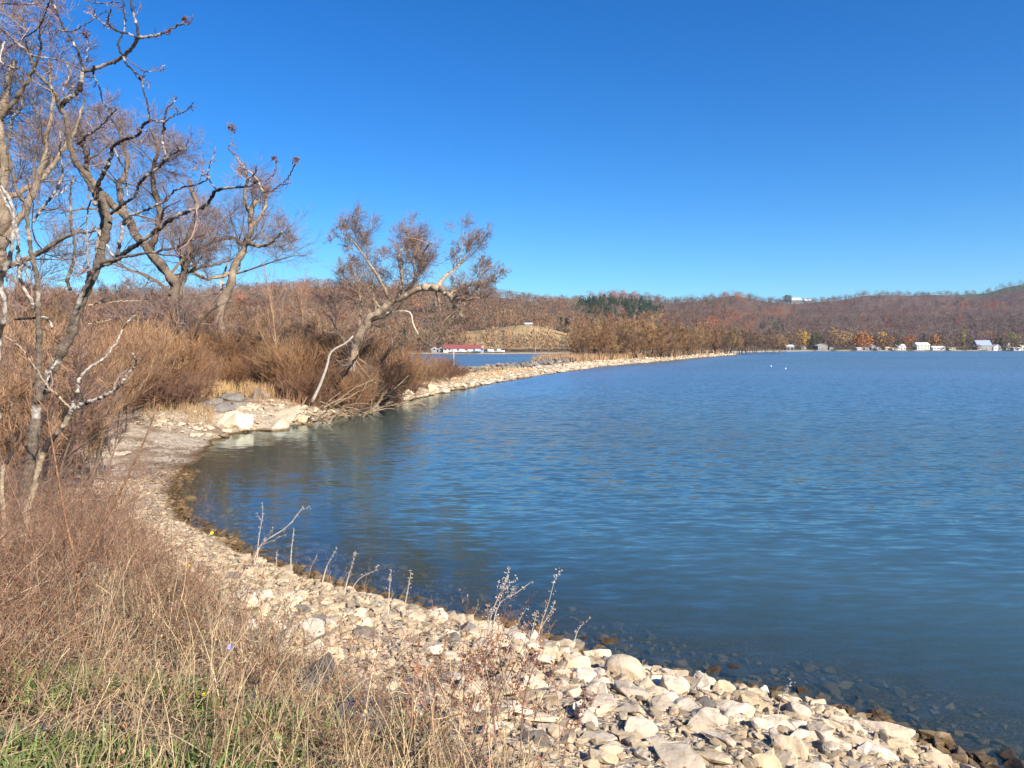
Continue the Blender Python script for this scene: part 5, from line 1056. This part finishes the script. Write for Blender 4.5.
for i, (px, D, H, W, c_) in enumerate([(778, 866, 17, 12, (.20, .16, .07)), (790, 880, 19, 11, (.30, .22, .08)), (824, 868, 16, 11, (.13, .14, .06)), (829, 890, 20, 12, (.34, .25, .09)), (848, 872, 18, 10, (.28, .22, .08)), (852, 890, 22, 12, (.38, .26, .08)), (872, 874, 15, 10, (.30, .16, .06)),
    (889, 872, 15, 11, (.40, .22, .07)), (898, 886, 18, 12, (.26, .19, .08)), (913, 880, 17, 10, (.34, .17, .06)), (928, 884, 19, 11, (.18, .16, .07)), (945, 872, 14, 12, (.24, .18, .10)), (952, 890, 18, 12, (.28, .20, .10)), (970, 874, 15, 10, (.12, .12, .06)), (980, 884, 20, 12, (.25, .16, .09)), (994, 880, 19, 12, (.30, .18, .08)), (1006, 874, 16, 10, (.16, .14, .07)), (1018, 882, 18, 12, (.30, .25, .09))]):
    tone_ = 'orange brown' if c_[0] > 1.6 * c_[1] else ('olive green' if c_[0] < 1.15 * c_[1] else 'dull yellow brown')
    near_ = 'the dull red tree' if 850 < px < 856 else 'the boathouse' if px < 800 else 'the large white two storey house' if px < 840 else 'the bright orange tree' if px < 880 else 'the white roofed house' if px < 910 else 'the pale green walled cottage' if px < 935 else 'the long grey bungalow' if px < 960 else 'the big blue roofed house' if px < 1000 else 'the far right cottages'
    far_tree(px, D, H, W, c_, 'leaf', 'shore_tree', ('taller ' if H > 17 else 'lower ') + tone_ + ' leafy tree rising behind ' + near_, 260, .5, i)
rq = np.random.default_rng(12)
for i, px in enumerate(np.r_[rq.uniform(776, 1030, 46)]):
    c_ = [(.16, .11, .08), (.10, .10, .05), (.24, .16, .08), (.13, .09, .07), (.20, .13, .10)][i % 5]
    far_tree(float(px), float(rq.uniform(838, 850)), float(rq.uniform(3, 7)), float(rq.uniform(5, 10)), c_, 'leaf', 'shoreline_shrub', 'low brown or green shrub growing between the far shore cottages', 60, .5, i, 'shrubs between the far cottages')
for i, px in enumerate(np.r_[rq.uniform(776, 1030, 34)]):
    c_ = [(.20, .14, .11), (.24, .16, .10), (.17, .12, .11)][i % 3]
    far_tree(float(px), float(rq.uniform(856, 900)), float(rq.uniform(12, 19)), float(rq.uniform(8, 13)), c_, 'bare', 'bare_tree', 'bare grey brown tree rising directly behind the far shore cottages', 150, .32, i, 'bare trees behind the far cottages')
# two small white swimming buoys out on the lake
for px, py, lb in [(785.5, 369, 'tiny white float out on the lake, larger of two'), (771, 366.5, 'tiny white float left of the larger one')]:
    p = onz(px, py); g = Geo(); th_ = np.linspace(0, 2 * PI, 13)[:-1]; prof = [(0, -.08), (.12, -.07), (.17, .03), (.13, .12), (.05, .17), (.04, .26), (0, .28)]
    V = [(a * math.cos(q), a * math.sin(q), b) for a, b in prof for q in th_]; g.add(np.array(V) + p, grid_faces(len(prof), 12, True), (.8, .8, .8)); o = g.obj('float', M_wall, None, True, loc=p); tag(o, lb, 'buoy')

# ================================================================== FOREGROUND WEEDS AND GRASS
def stems_field(n, region, H, r0, colr, seed, lean=.25, side=6, leafs=0, sidelen=(.15, .35), wob=.12, leafc=None, leafw=.008, jit=.2, nseg=6):
    """region(x,y,px,py,d)->keep prob; returns Geo of thin dead stems with side sprays"""
    r = np.random.default_rng(seed); g = Geo()
    x = r.uniform(-11, 4, n * 6); y = 1.6 + 14 * r.random(n * 6) ** 1.5; z = hfun(x, y); d_ = shore_d(x, y); px, py, dp = project(np.stack([x, y, z], -1))
    k = (r.random(n * 6) < region(x, y, px, py, d_)) & (px > -120) & (px < 1100) & (py < 960); x, y, z = x[k][:n], y[k][:n], z[k][:n]; N = len(x)
    h = r.uniform(H[0], H[1], N); a = r.uniform(0, 2 * PI, N); l = np.abs(r.normal(0, lean, N)); d = unit(np.stack([np.cos(a) * l, np.sin(a) * l, np.ones(N)], -1)); P = [np.stack([x, y, z - .03], -1)]
    for j in range(nseg - 1): d = unit(d + r.normal(0, wob, d.shape) + np.stack([np.cos(a), np.sin(a), -np.ones(N)], -1) * .05); P.append(P[-1] + d * (h / (nseg - 1))[:, None])
    P = np.stack(P, 1); R = r0 * r.uniform(.5, 1.4, (N, 1)) * np.linspace(1, .35, nseg)[None]; cc = np.clip(np.asarray(colr) * (1 + r.normal(0, .34, (N, 1))), .02, 1)
    g.tubes(P, R, 3, cc)
    if side:
        Q, S = spawn(P, R, side, .25, 1, (42, 14), sidelen, 4, .16, (0, 0, .15), r, rr=.55); S = np.maximum(S, .0012); g.tubes(Q, S, 3, np.repeat(cc, side, 0) * r.uniform(.8, 1.15, (len(Q), 1)))
    else: Q = P
    if leafs:
        M_ = len(Q); t = r.integers(1, Q.shape[1], (M_, leafs)); c = Q[np.arange(M_)[:, None], t].reshape(-1, 3); dd_ = unit(r.normal(size=c.shape) + (0, 0, -.2)); s = unit(np.cross(dd_, r.normal(size=c.shape))); L = r.uniform(1.2, 3.2, (len(c), 1)) * leafw; w = L * .2
        V = np.stack([c, c + dd_ * L * .5 + s * w, c + dd_ * L + s * 0, c + dd_ * L * .5 - s * w + np.cross(dd_, s) * w * .6], 1).reshape(-1, 3)
        lc = np.asarray(leafc if leafc is not None else colr) * (1 + r.normal(0, .25, (len(c), 1))); g.add(V, np.arange(len(V)).reshape(-1, 4), np.repeat(np.clip(lc, .01, 1), 4, 0))
    return g
EDGE = np.array([(0, 480), (60, 505), (130, 545), (190, 586), (260, 632), (330, 678), (400, 712), (470, 748), (560, 800), (700, 900)], float)
def edge(px): return np.interp(px, EDGE[:, 0], EDGE[:, 1])
def reg_brown(x, y, px, py, d): 
    e = edge(px); return np.clip((py - e + 25) / 50, 0, 1) * (px < 420) * (py < 742 + (px > 200) * 60) * (d > .8) * np.where(px > 280, .45, 1) * np.clip((fbm(x * 1.3, y * 1.3, 9) + .5 - .34) * 2.8, .07, 1)
def reg_straw(x, y, px, py, d): return (py > edge(px) + 20) * (px < 520) * (px > 60) * (d > 1.5) * np.clip((py - 600) / 110, 0, 1) * np.clip((fbm(x * 1.6, y * 1.6, 19) + .5 - .36) * 3, .06, 1)
def reg_red(x, y, px, py, d): return (np.exp(-(((px - 485) / 55) ** 2 + ((py - 745) / 60) ** 2)) + .5 * np.exp(-(((px - 400) / 60) ** 2 + ((py - 715) / 35) ** 2))) * (d > .8)
def reg_green(x, y, px, py, d): return (py > 668 + .16 * px) * (px < 430) * np.clip(1.3 - px / 330, .12, 1) * ((fbm(x * 2.2, y * 2.2, 29) + .5) > .42)
def reg_sparse(x, y, px, py, d): return (d > .25) * (d < 3.5) * (px > 250) * (px < 700) * .35 * np.clip(1.2 - (px - 250) / 520, .05, 1)
g = stems_field(6800, reg_brown, (.28, .78), .0028, (.235, .135, .08), 1, lean=.6, side=8, leafs=2, leafc=(.21, .105, .06), leafw=.009, wob=.24)
tag(g.obj('dead_brush', M_dry), 'dense tangle of brown dead weeds covering the bank below the sumac', 'weeds', None, 'stuff')
g = stems_field(1500, lambda x, y, px, py, d: (px < 150 - (py - 480) * .25) * (py > 455) * (py < 640) * (d > 1.0) * .9, (.7, 1.5), .0034, (.24, .14, .09), 41, lean=.35, side=9, leafs=1, leafc=(.25, .13, .07), leafw=.008, wob=.18)
tag(g.obj('tall_brush', M_dry), 'tall dark brown brush massed around the foot of the sumac', 'weeds', None, 'stuff')
g = stems_field(2600, lambda *a: reg_brown(*a) * .9, (.35, .8), .0022, (.46, .35, .22), 12, lean=.6, side=2, wob=.08)
tag(g.obj('pale_dead_stems', M_dry), 'pale bent dry stems threaded through the brown brush', 'weeds', None, 'stuff')
g = stems_field(2600, reg_straw, (.25, .72), .0021, (.52, .385, .21), 2, lean=.2, side=2, sidelen=(.1, .3), wob=.05, leafs=1, leafc=(.5, .36, .18), leafw=.007)
tag(g.obj('straw_grass', M_dry), 'upright straw coloured dry grass along the bottom of the bank', 'grass', None, 'stuff')
g = stems_field(950, reg_red, (.35, .85), .0027, (.19, .095, .06), 3, lean=.28, side=8, leafs=3, leafc=(.28, .12, .06), leafw=.011)
tag(g.obj('reddish_weeds', M_dry), 'reddish brown leafy dead weeds in front of the riprap', 'weeds', None, 'stuff')
g = stems_field(420, reg_sparse, (.15, .5), .0022, (.46, .32, .19), 4, lean=.35, side=5, leafs=1, leafc=(.34, .2, .1), leafw=.007)
tag(g.obj('sparse_weeds', M_dry), 'sparse thin dry weeds growing between the riprap stones', 'weeds', None, 'stuff')
# green blades and broad leaves at the very front
def blades(n, region, L, w, colr, seed, droop=.5, flat=.3):
    r = np.random.default_rng(seed); x = r.uniform(-5, 2, n * 8); y = 1.6 + 6 * r.random(n * 8) ** 1.3; z = hfun(x, y); px, py, _ = project(np.stack([x, y, z], -1)); k = (r.random(n * 8) < region(x, y, px, py, shore_d(x, y))) & (px > -60) & (py < 900); x, y, z = x[k][:n], y[k][:n], z[k][:n]; N = len(x)
    a = r.uniform(0, 2 * PI, N); l = r.uniform(L[0], L[1], N); e = r.uniform(flat, 1.4, N); d = np.stack([np.cos(a) * np.cos(e), np.sin(a) * np.cos(e), np.sin(e)], -1); s = np.stack([-np.sin(a), np.cos(a), 0 * a], -1); P = [np.stack([x, y, z], -1)]
    for j in range(4): P.append(P[-1] + d * (l / 4)[:, None]); d = unit(d + (0, 0, -droop * .5))
    P = np.stack(P, 1); ww = (r.uniform(w[0], w[1], N)[:, None] * np.array([.5, 1, 1, .7, .05])[None])[..., None]; V = np.stack([P - s[:, None] * ww, P + s[:, None] * ww + (0, 0, .002)], 2).reshape(-1, 3)
    i = np.arange(N)[:, None] * 10 + np.arange(4)[None] * 2; F = np.stack([i, i + 1, i + 3, i + 2], -1).reshape(-1, 4); g = Geo(); g.add(V, F, np.repeat(np.clip(np.asarray(colr) * (1 + r.normal(0, .22, (N, 1))), .01, 1), 10, 0)); return g
g = blades(12000, lambda *a: np.clip(reg_green(*a) * 1.4, 0, 1), (.07, .22), (.002, .005), (.15, .20, .05), 5); g.V += []
tag(g.obj('green_grass', M_leaf), 'short green grass at the lower left of the bank', 'grass', None, 'stuff')
g = blades(900, lambda x, y, px, py, d: reg_green(x, y, px, py, d) * (py > 705) * (px < 330), (.05, .12), (.012, .022), (.13, .22, .05), 6, .35, .1)
tag(g.obj('green_leaves', M_leaf), 'low broad green leaves in the bottom left corner', 'ground cover', None, 'stuff')
# dry flattened thatch everywhere on the upper bank
g = blades(13000, lambda x, y, px, py, d: (d > 2.0) * (py > edge(px)) * .8 * (px < 560), (.10, .32), (.0014, .003), (.33, .235, .14), 8, .6, -.1)
tag(g.obj('thatch', M_dry), 'flattened dry straw lying on the upper bank', 'grass', None, 'stuff')
# tan grass behind the grey blocks and along the causeway crest
def far_grass(n, fn, H, colr, seed, name, label, w=.012):
    r = np.random.default_rng(seed); x, y = fn(r, n); z = hfun(x, y); k = (shore_d(x, y) > 1.2) & (z > .3) & (fbm(x * .5, y * .5, 55) + .5 > r.uniform(.3, .62, n)); x, y, z = x[k], y[k], z[k]; N = len(x); h = r.uniform(H[0], H[1], N); a = r.uniform(0, 6.28, N); l = r.uniform(0, .35, N)
    P = np.stack([np.stack([x, y, z], -1), np.stack([x + np.cos(a) * l * h * .4, y + np.sin(a) * l * h * .4, z + h * .6], -1), np.stack([x + np.cos(a) * l * h, y + np.sin(a) * l * h, z + h], -1)], 1); R = np.tile([w, w * .8, w * .2], (N, 1)) * (y / 40)[:, None]
    g = Geo(); g.tubes(P, R, 3, np.asarray(colr) * (1 + r.normal(0, .18, (N, 1)))); tag(g.obj(name, M_dry), label, 'grass', None, 'stuff')
def pxreg(p0, p1, d0, d1):
    def fn(r, n): D = r.uniform(d0, d1, n); px = r.uniform(p0, p1, n); return (px - 512) / FPX * D, D
    return fn
far_grass(9000, pxreg(200, 275, 42.5, 54), (.4, 1.0), (.52, .35, .17), 1, 'reed_grass', 'tall golden grass behind the grey blocks at the inlet head')
far_grass(9000, pxreg(40, 215, 33, 54), (.15, .6), (.40, .27, .14), 2, 'tawny_grass', 'tawny rough grass behind the beach on the left')
far_grass(9000, pxreg(240, 420, 41, 56), (.4, 1.2), (.36, .21, .11), 3, 'brown_grass', 'brown rough grass under the causeway brush', .012)
far_grass(9000, pxreg(425, 560, 62, 112), (.15, .42), (.46, .30, .15), 4, 'crest_grass', 'tan grass on the crest of the far causeway')
def crest(r, n): 
    S_ = np.array(SH[25:]); i = r.integers(len(S_) - 1, size=n); t = r.random(n)[:, None]; P = S_[i] * (1 - t) + S_[i + 1] * t; dv = S_[i + 1] - S_[i]; nv = np.stack([-dv[:, 1], dv[:, 0]], -1) / np.linalg.norm(dv, axis=1)[:, None]; P = P + nv * r.uniform(5, 22, n)[:, None]; return P[:, 0], P[:, 1]
far_grass(26000, crest, (.4, 1.8), (.36, .22, .12), 5, 'causeway_brush', 'brown low brush on the crest of the distant causeway', .02)

# leaf litter and wrack caught on the beach and among the stones
r = np.random.default_rng(77); N = 26000; x = r.uniform(-17, 5, N); y = r.uniform(2.5, 34, N); d_ = shore_d(x, y); z = hfun(x, y)
k = (d_ > .25) & (d_ < 8) & (r.random(N) < np.clip((fbm(x * .9, y * .9, 31) + .5 - .42) * 5, .05, 1)); x, y, z, d_ = x[k], y[k], z[k], d_[k]; n = len(x)
c = np.stack([x, y, z + .015 + .03 * (y < 14)], -1); a = r.uniform(0, 6.28, n); L = r.uniform(.018, .045, n)[:, None] * np.clip(y / 12, .7, 1.6)[:, None]; u = np.stack([np.cos(a), np.sin(a), r.uniform(-.3, .5, n)], -1); v = np.stack([-np.sin(a), np.cos(a), r.uniform(-.2, .2, n)], -1)
V = np.stack([c - u * L, c + v * L * .5 + [0, 0, .006], c + u * L, c - v * L * .5 + [0, 0, .006]], 1).reshape(-1, 3)
cc = np.array([[.24, .12, .06], [.17, .10, .06], [.36, .22, .12], [.12, .08, .05]])[r.integers(4, size=n)] * r.uniform(.7, 1.3, (n, 1))
g = Geo(); g.add(V, np.arange(4 * n).reshape(-1, 4), np.repeat(cc, 4, 0)); tag(g.obj('leaf_litter', M_leaf), 'brown leaf litter and bark scraps strewn over the beach and stones', 'leaf litter', None, 'stuff')
for px, py, w, lab in [(306, 690, .55, 'grey weathered slab half hidden by straw grass below the slope'), (352, 735, .6, 'larger grey weathered slab under the straw at the bottom edge'), (245, 716, .4, 'small grey stone buried in straw left of the two grey slabs')]:
    p = G([px], [py])[0]; rock(p + (0, .1, .04), w, 's', int(px) % 5, M_grey, lab, 'rock', None, (.1, .1, px), 'stone_slab', (1, 1, 1.3))

# weed stalks one can point out
def stalk(base, tip, w, side, label, colr=(.62, .52, .42), seed=0, mids=(), D=None, tips=0, tuft=0):
    r = np.random.default_rng(seed + 900); p0 = G([base[0]], [base[1]])[0]; 
    if p0[2] < .02: p0 = onz(base[0], base[1]); p0[1] -= .4; p0[0] = (base[0] - 512) / FPX * p0[1]; p0[2] = hfun(p0[0], p0[1])[0]
    Dp = p0[1]; pts = [p0 - [0, 0, .05]] + [at(a, b, Dp - .05 * i) for i, (a, b) in enumerate(mids)] + [at(tip[0], tip[1], Dp - .1)]
    Q = resample(np.array(pts), 10); R = np.linspace(w, w * .45, 10) * Dp / FPX / 2; t = empty('weed_stalk', p0); tag(t, label, 'dead weed'); iv = Matrix.Translation(-Vector(p0)); g = Geo(); g.tubes(Q[None], R[None], 5, np.asarray(colr)[None]); g.obj('stem', M_dry, t).matrix_parent_inverse = iv
    g = Geo()
    if side: S_, T_ = spawn(Q[None], R[None], side, .35, 1, (38, 10), (.15, .38), 5, .12, (0, 0, .15), r, rr=.6); T_ = np.maximum(T_, .0016); g.tubes(S_, T_, 3, np.asarray(colr) * .9 * np.ones((len(S_), 1))); ends = np.concatenate([S_[:, 3], S_[:, 4], S_[:, 2], Q[-4:]])
    else: ends = Q[-5:]
    c = np.repeat(ends, 5, 0) + r.normal(0, .012, (len(ends) * 5, 3)); scatter_rocks(g, c, np.full(len(c), .016), r, np.asarray(colr) * r.uniform(.5, 1.1, (len(c), 1)), 1.3)
    g.obj('seed_spray', M_dry, t).matrix_parent_inverse = iv
for i, (b, tp, w, sd, mids, lb) in enumerate([
 ((249, 572), (303, 507), 1.6, 4, [(261, 545), (287, 527)], 'branching grey dead weed reaching over the inlet water, leftmost of the big ones'),
 ((257, 574), (263, 514), 1.4, 2, [(258, 545)], 'thin upright grey stalk just left of the forked weed over the inlet'),
 ((275, 576), (277, 552), 1.2, 0, [], 'shortest knobbly stalk by the inlet water'),
 ((291, 580), (294, 529), 1.5, 0, [(291, 555)], 'straight beaded grey stalk standing alone against the blue water'),
 ((321, 585), (337, 548), 1.6, 0, [(327, 566)], 'pale stalk leaning right above the oval flat-topped stone'),
 ((342, 600), (354, 558), 1.7, 1, [(348, 578)], 'pale club-topped stalk leaning right at the water edge'),
 ((346, 598), (376, 570), 1.3, 1, [(358, 580)], 'low slanting twig leaning far right beside the club-topped stalk'),
 ((388, 622), (391, 571), 1.4, 1, [(389, 595)], 'narrow pale stalk above the paired round stones'),
 ((402, 618), (411, 573), 1.5, 0, [(407, 594)], 'pale stalk ending in a blunt head right of the paired stones'),
 ((431, 735), (447, 637), 3.0, 1, [(435, 690)], 'stout bare orange brown stalk in the middle of the riprap'),
 ((486, 668), (507, 580), 2.2, 9, [(489, 625), (497, 600)], 'bushy grey branching dead weed standing against the lake'),
 ((489, 645), (531, 582), 1.6, 3, [(498, 606), (515, 594)], 'long thin weed with dark tufted tip leaning right over the lake'),
 ((533, 668), (554, 582), 1.5, 3, [(540, 628), (548, 605)], 'feathery faint weed right of the tufted one'),
 ((505, 655), (526, 609), 1.6, 1, [(514, 630)], 'pale curved stalk between the bushy weed and the feathery weed'),
 ((528, 650), (537, 612), 1.7, 1, [(532, 632)], 'short pale knobbed stalk under the feathery weed'),
 ((572, 648), (590, 618), 1.4, 1, [(578, 630)], 'small pale twig leaning right beside the blocky waterline rock'),
 ((776, 722), (791, 682), 1.8, 0, [(781, 700)], 'single white feathery stalk over the shallows far right'),
 ((497, 745), (476, 640), 2.2, 7, [(490, 690)], 'tall reddish branching weed in front of the riprap'),
 ((520, 760), (540, 650), 2.0, 7, [(524, 700)], 'tall dark red weed with many side twigs right of the reddish one'),
 ((560, 768), (585, 700), 1.6, 4, [(570, 730)], 'thin dark weed low over the riprap near the bottom edge')]):
    red = i >= 17
    stalk(b, tp, w, sd, lb, (.28, .15, .10) if red else ((.45, .26, .14) if i == 9 else (.56, .47, .38)), i, mids)
# flowers
def flower(px, py, D, colr, size, label, cat, petals=12, seed=0, name='wildflower'):
    r = np.random.default_rng(seed); c = at(px, py, D); gz = hfun(c[0], c[1])[0]; t = empty(name, (c[0], c[1], gz)); tag(t, label, cat); iv = Matrix.Translation(-Vector(t.location))
    g = Geo(); g.tubes(np.array([[[c[0], c[1], gz - .02], [c[0] + .01, c[1], (gz + c[2]) / 2], c]]), np.array([[.003, .0025, .002]]), 4, np.array([[.18, .2, .08]])); g.obj('stem', M_leaf, t).matrix_parent_inverse = iv
    nrm = unit(np.array([.1, -.8, .5])); u = unit(np.cross(nrm, [0, 0, 1.])); v = np.cross(nrm, u); g = Geo()
    for i in range(petals):
        a = i / petals * 2 * PI; d = u * math.cos(a) + v * math.sin(a); s = -u * math.sin(a) + v * math.cos(a); wd = size * 2.4 / petals
        g.add([c, c + d * size * .6 - s * wd + nrm * .003, c + d * size + nrm * .002, c + d * size * .6 + s * wd + nrm * .003], np.array([(0, 1, 2, 3)]), np.asarray(colr) * r.uniform(.85, 1.1))
    g.obj('petals', M_leaf, t).matrix_parent_inverse = iv
    g = Geo(); V, F = LOW[0]; g.add(V * size * .4 + c + nrm * .004, F, np.asarray(colr) * .7); g.obj('flower_centre', M_leaf, t).matrix_parent_inverse = iv
flower(230, 647, 4.6, (.30, .30, .85), .020, 'pale blue violet chicory flower standing above the straw', 'flower', 14, 1, 'chicory_flower')
flower(212, 533, 13.2, (.85, .75, .03), .032, 'small yellow flower at the shingle edge of the inlet', 'flower', 10, 2)
flower(188, 566, 9.0, (.8, .62, .05), .035, 'bright yellow flower among brown weeds below the beach', 'flower', 10, 3)
flower(185, 609, 6.5, (.75, .6, .06), .028, 'yellow flower cluster half hidden in the brown brush', 'flower', 10, 4)
flower(204, 694, 4.0, (.8, .58, .04), .014, 'small yellow flower low in the straw at the bottom', 'flower', 10, 5)
flower(438, 753, 4.9, (.85, .55, .02), .014, 'lone yellow orange flower among reddish weeds at the bottom edge', 'flower', 10, 6)
flower(257, 604, 7.2, (.45, .42, .75), .014, 'second tiny mauve flower near the stony edge', 'flower', 12, 7, 'chicory_flower')
# fallen orange leaves
def leaf(px, py, size, label, seed, colr=(.62, .22, .05)):
    r = np.random.default_rng(seed); p = G([px], [py])[0] + (0, -.02, .07); g = Geo(); n = 14; V = [(0, 0, 0)]
    for i in range(n):
        a = i / n * 2 * PI; rad = size * (.65 + .35 * abs(math.sin(a * 2.5))); V.append((rad * math.cos(a), rad * math.sin(a) * .8, size * .35 * abs(math.cos(a)) ** 2 + .002))
    g.add(np.array(V), np.array([(0, i + 1, (i + 1) % n + 1) for i in range(n)]), colr); o = g.obj('fallen_leaf', M_leaf); o.location = [float(c) for c in p]; o.rotation_euler = (.7, r.uniform(-.3, .3), r.uniform(0, 6)); tag(o, label, 'leaf')
leaf(131, 750, .028, 'larger curled orange leaf lying in green grass at the bottom', 1); leaf(126, 738, .022, 'smaller orange leaf just above the larger curled one', 2, (.6, .28, .1)); leaf(123, 765, .022, 'pale orange leaf touching the bottom edge below the larger one', 3, (.65, .32, .16))
# flat grey rock at the lower left corner
p = G([12], [742])[0]; rock(p + (0, .1, .0), .42, 's', 0, M_grey, 'flat grey rock showing through the grass at the left corner', 'rock', None, (0, .1, .3), 'stone_slab', (1, .9, 1.1))
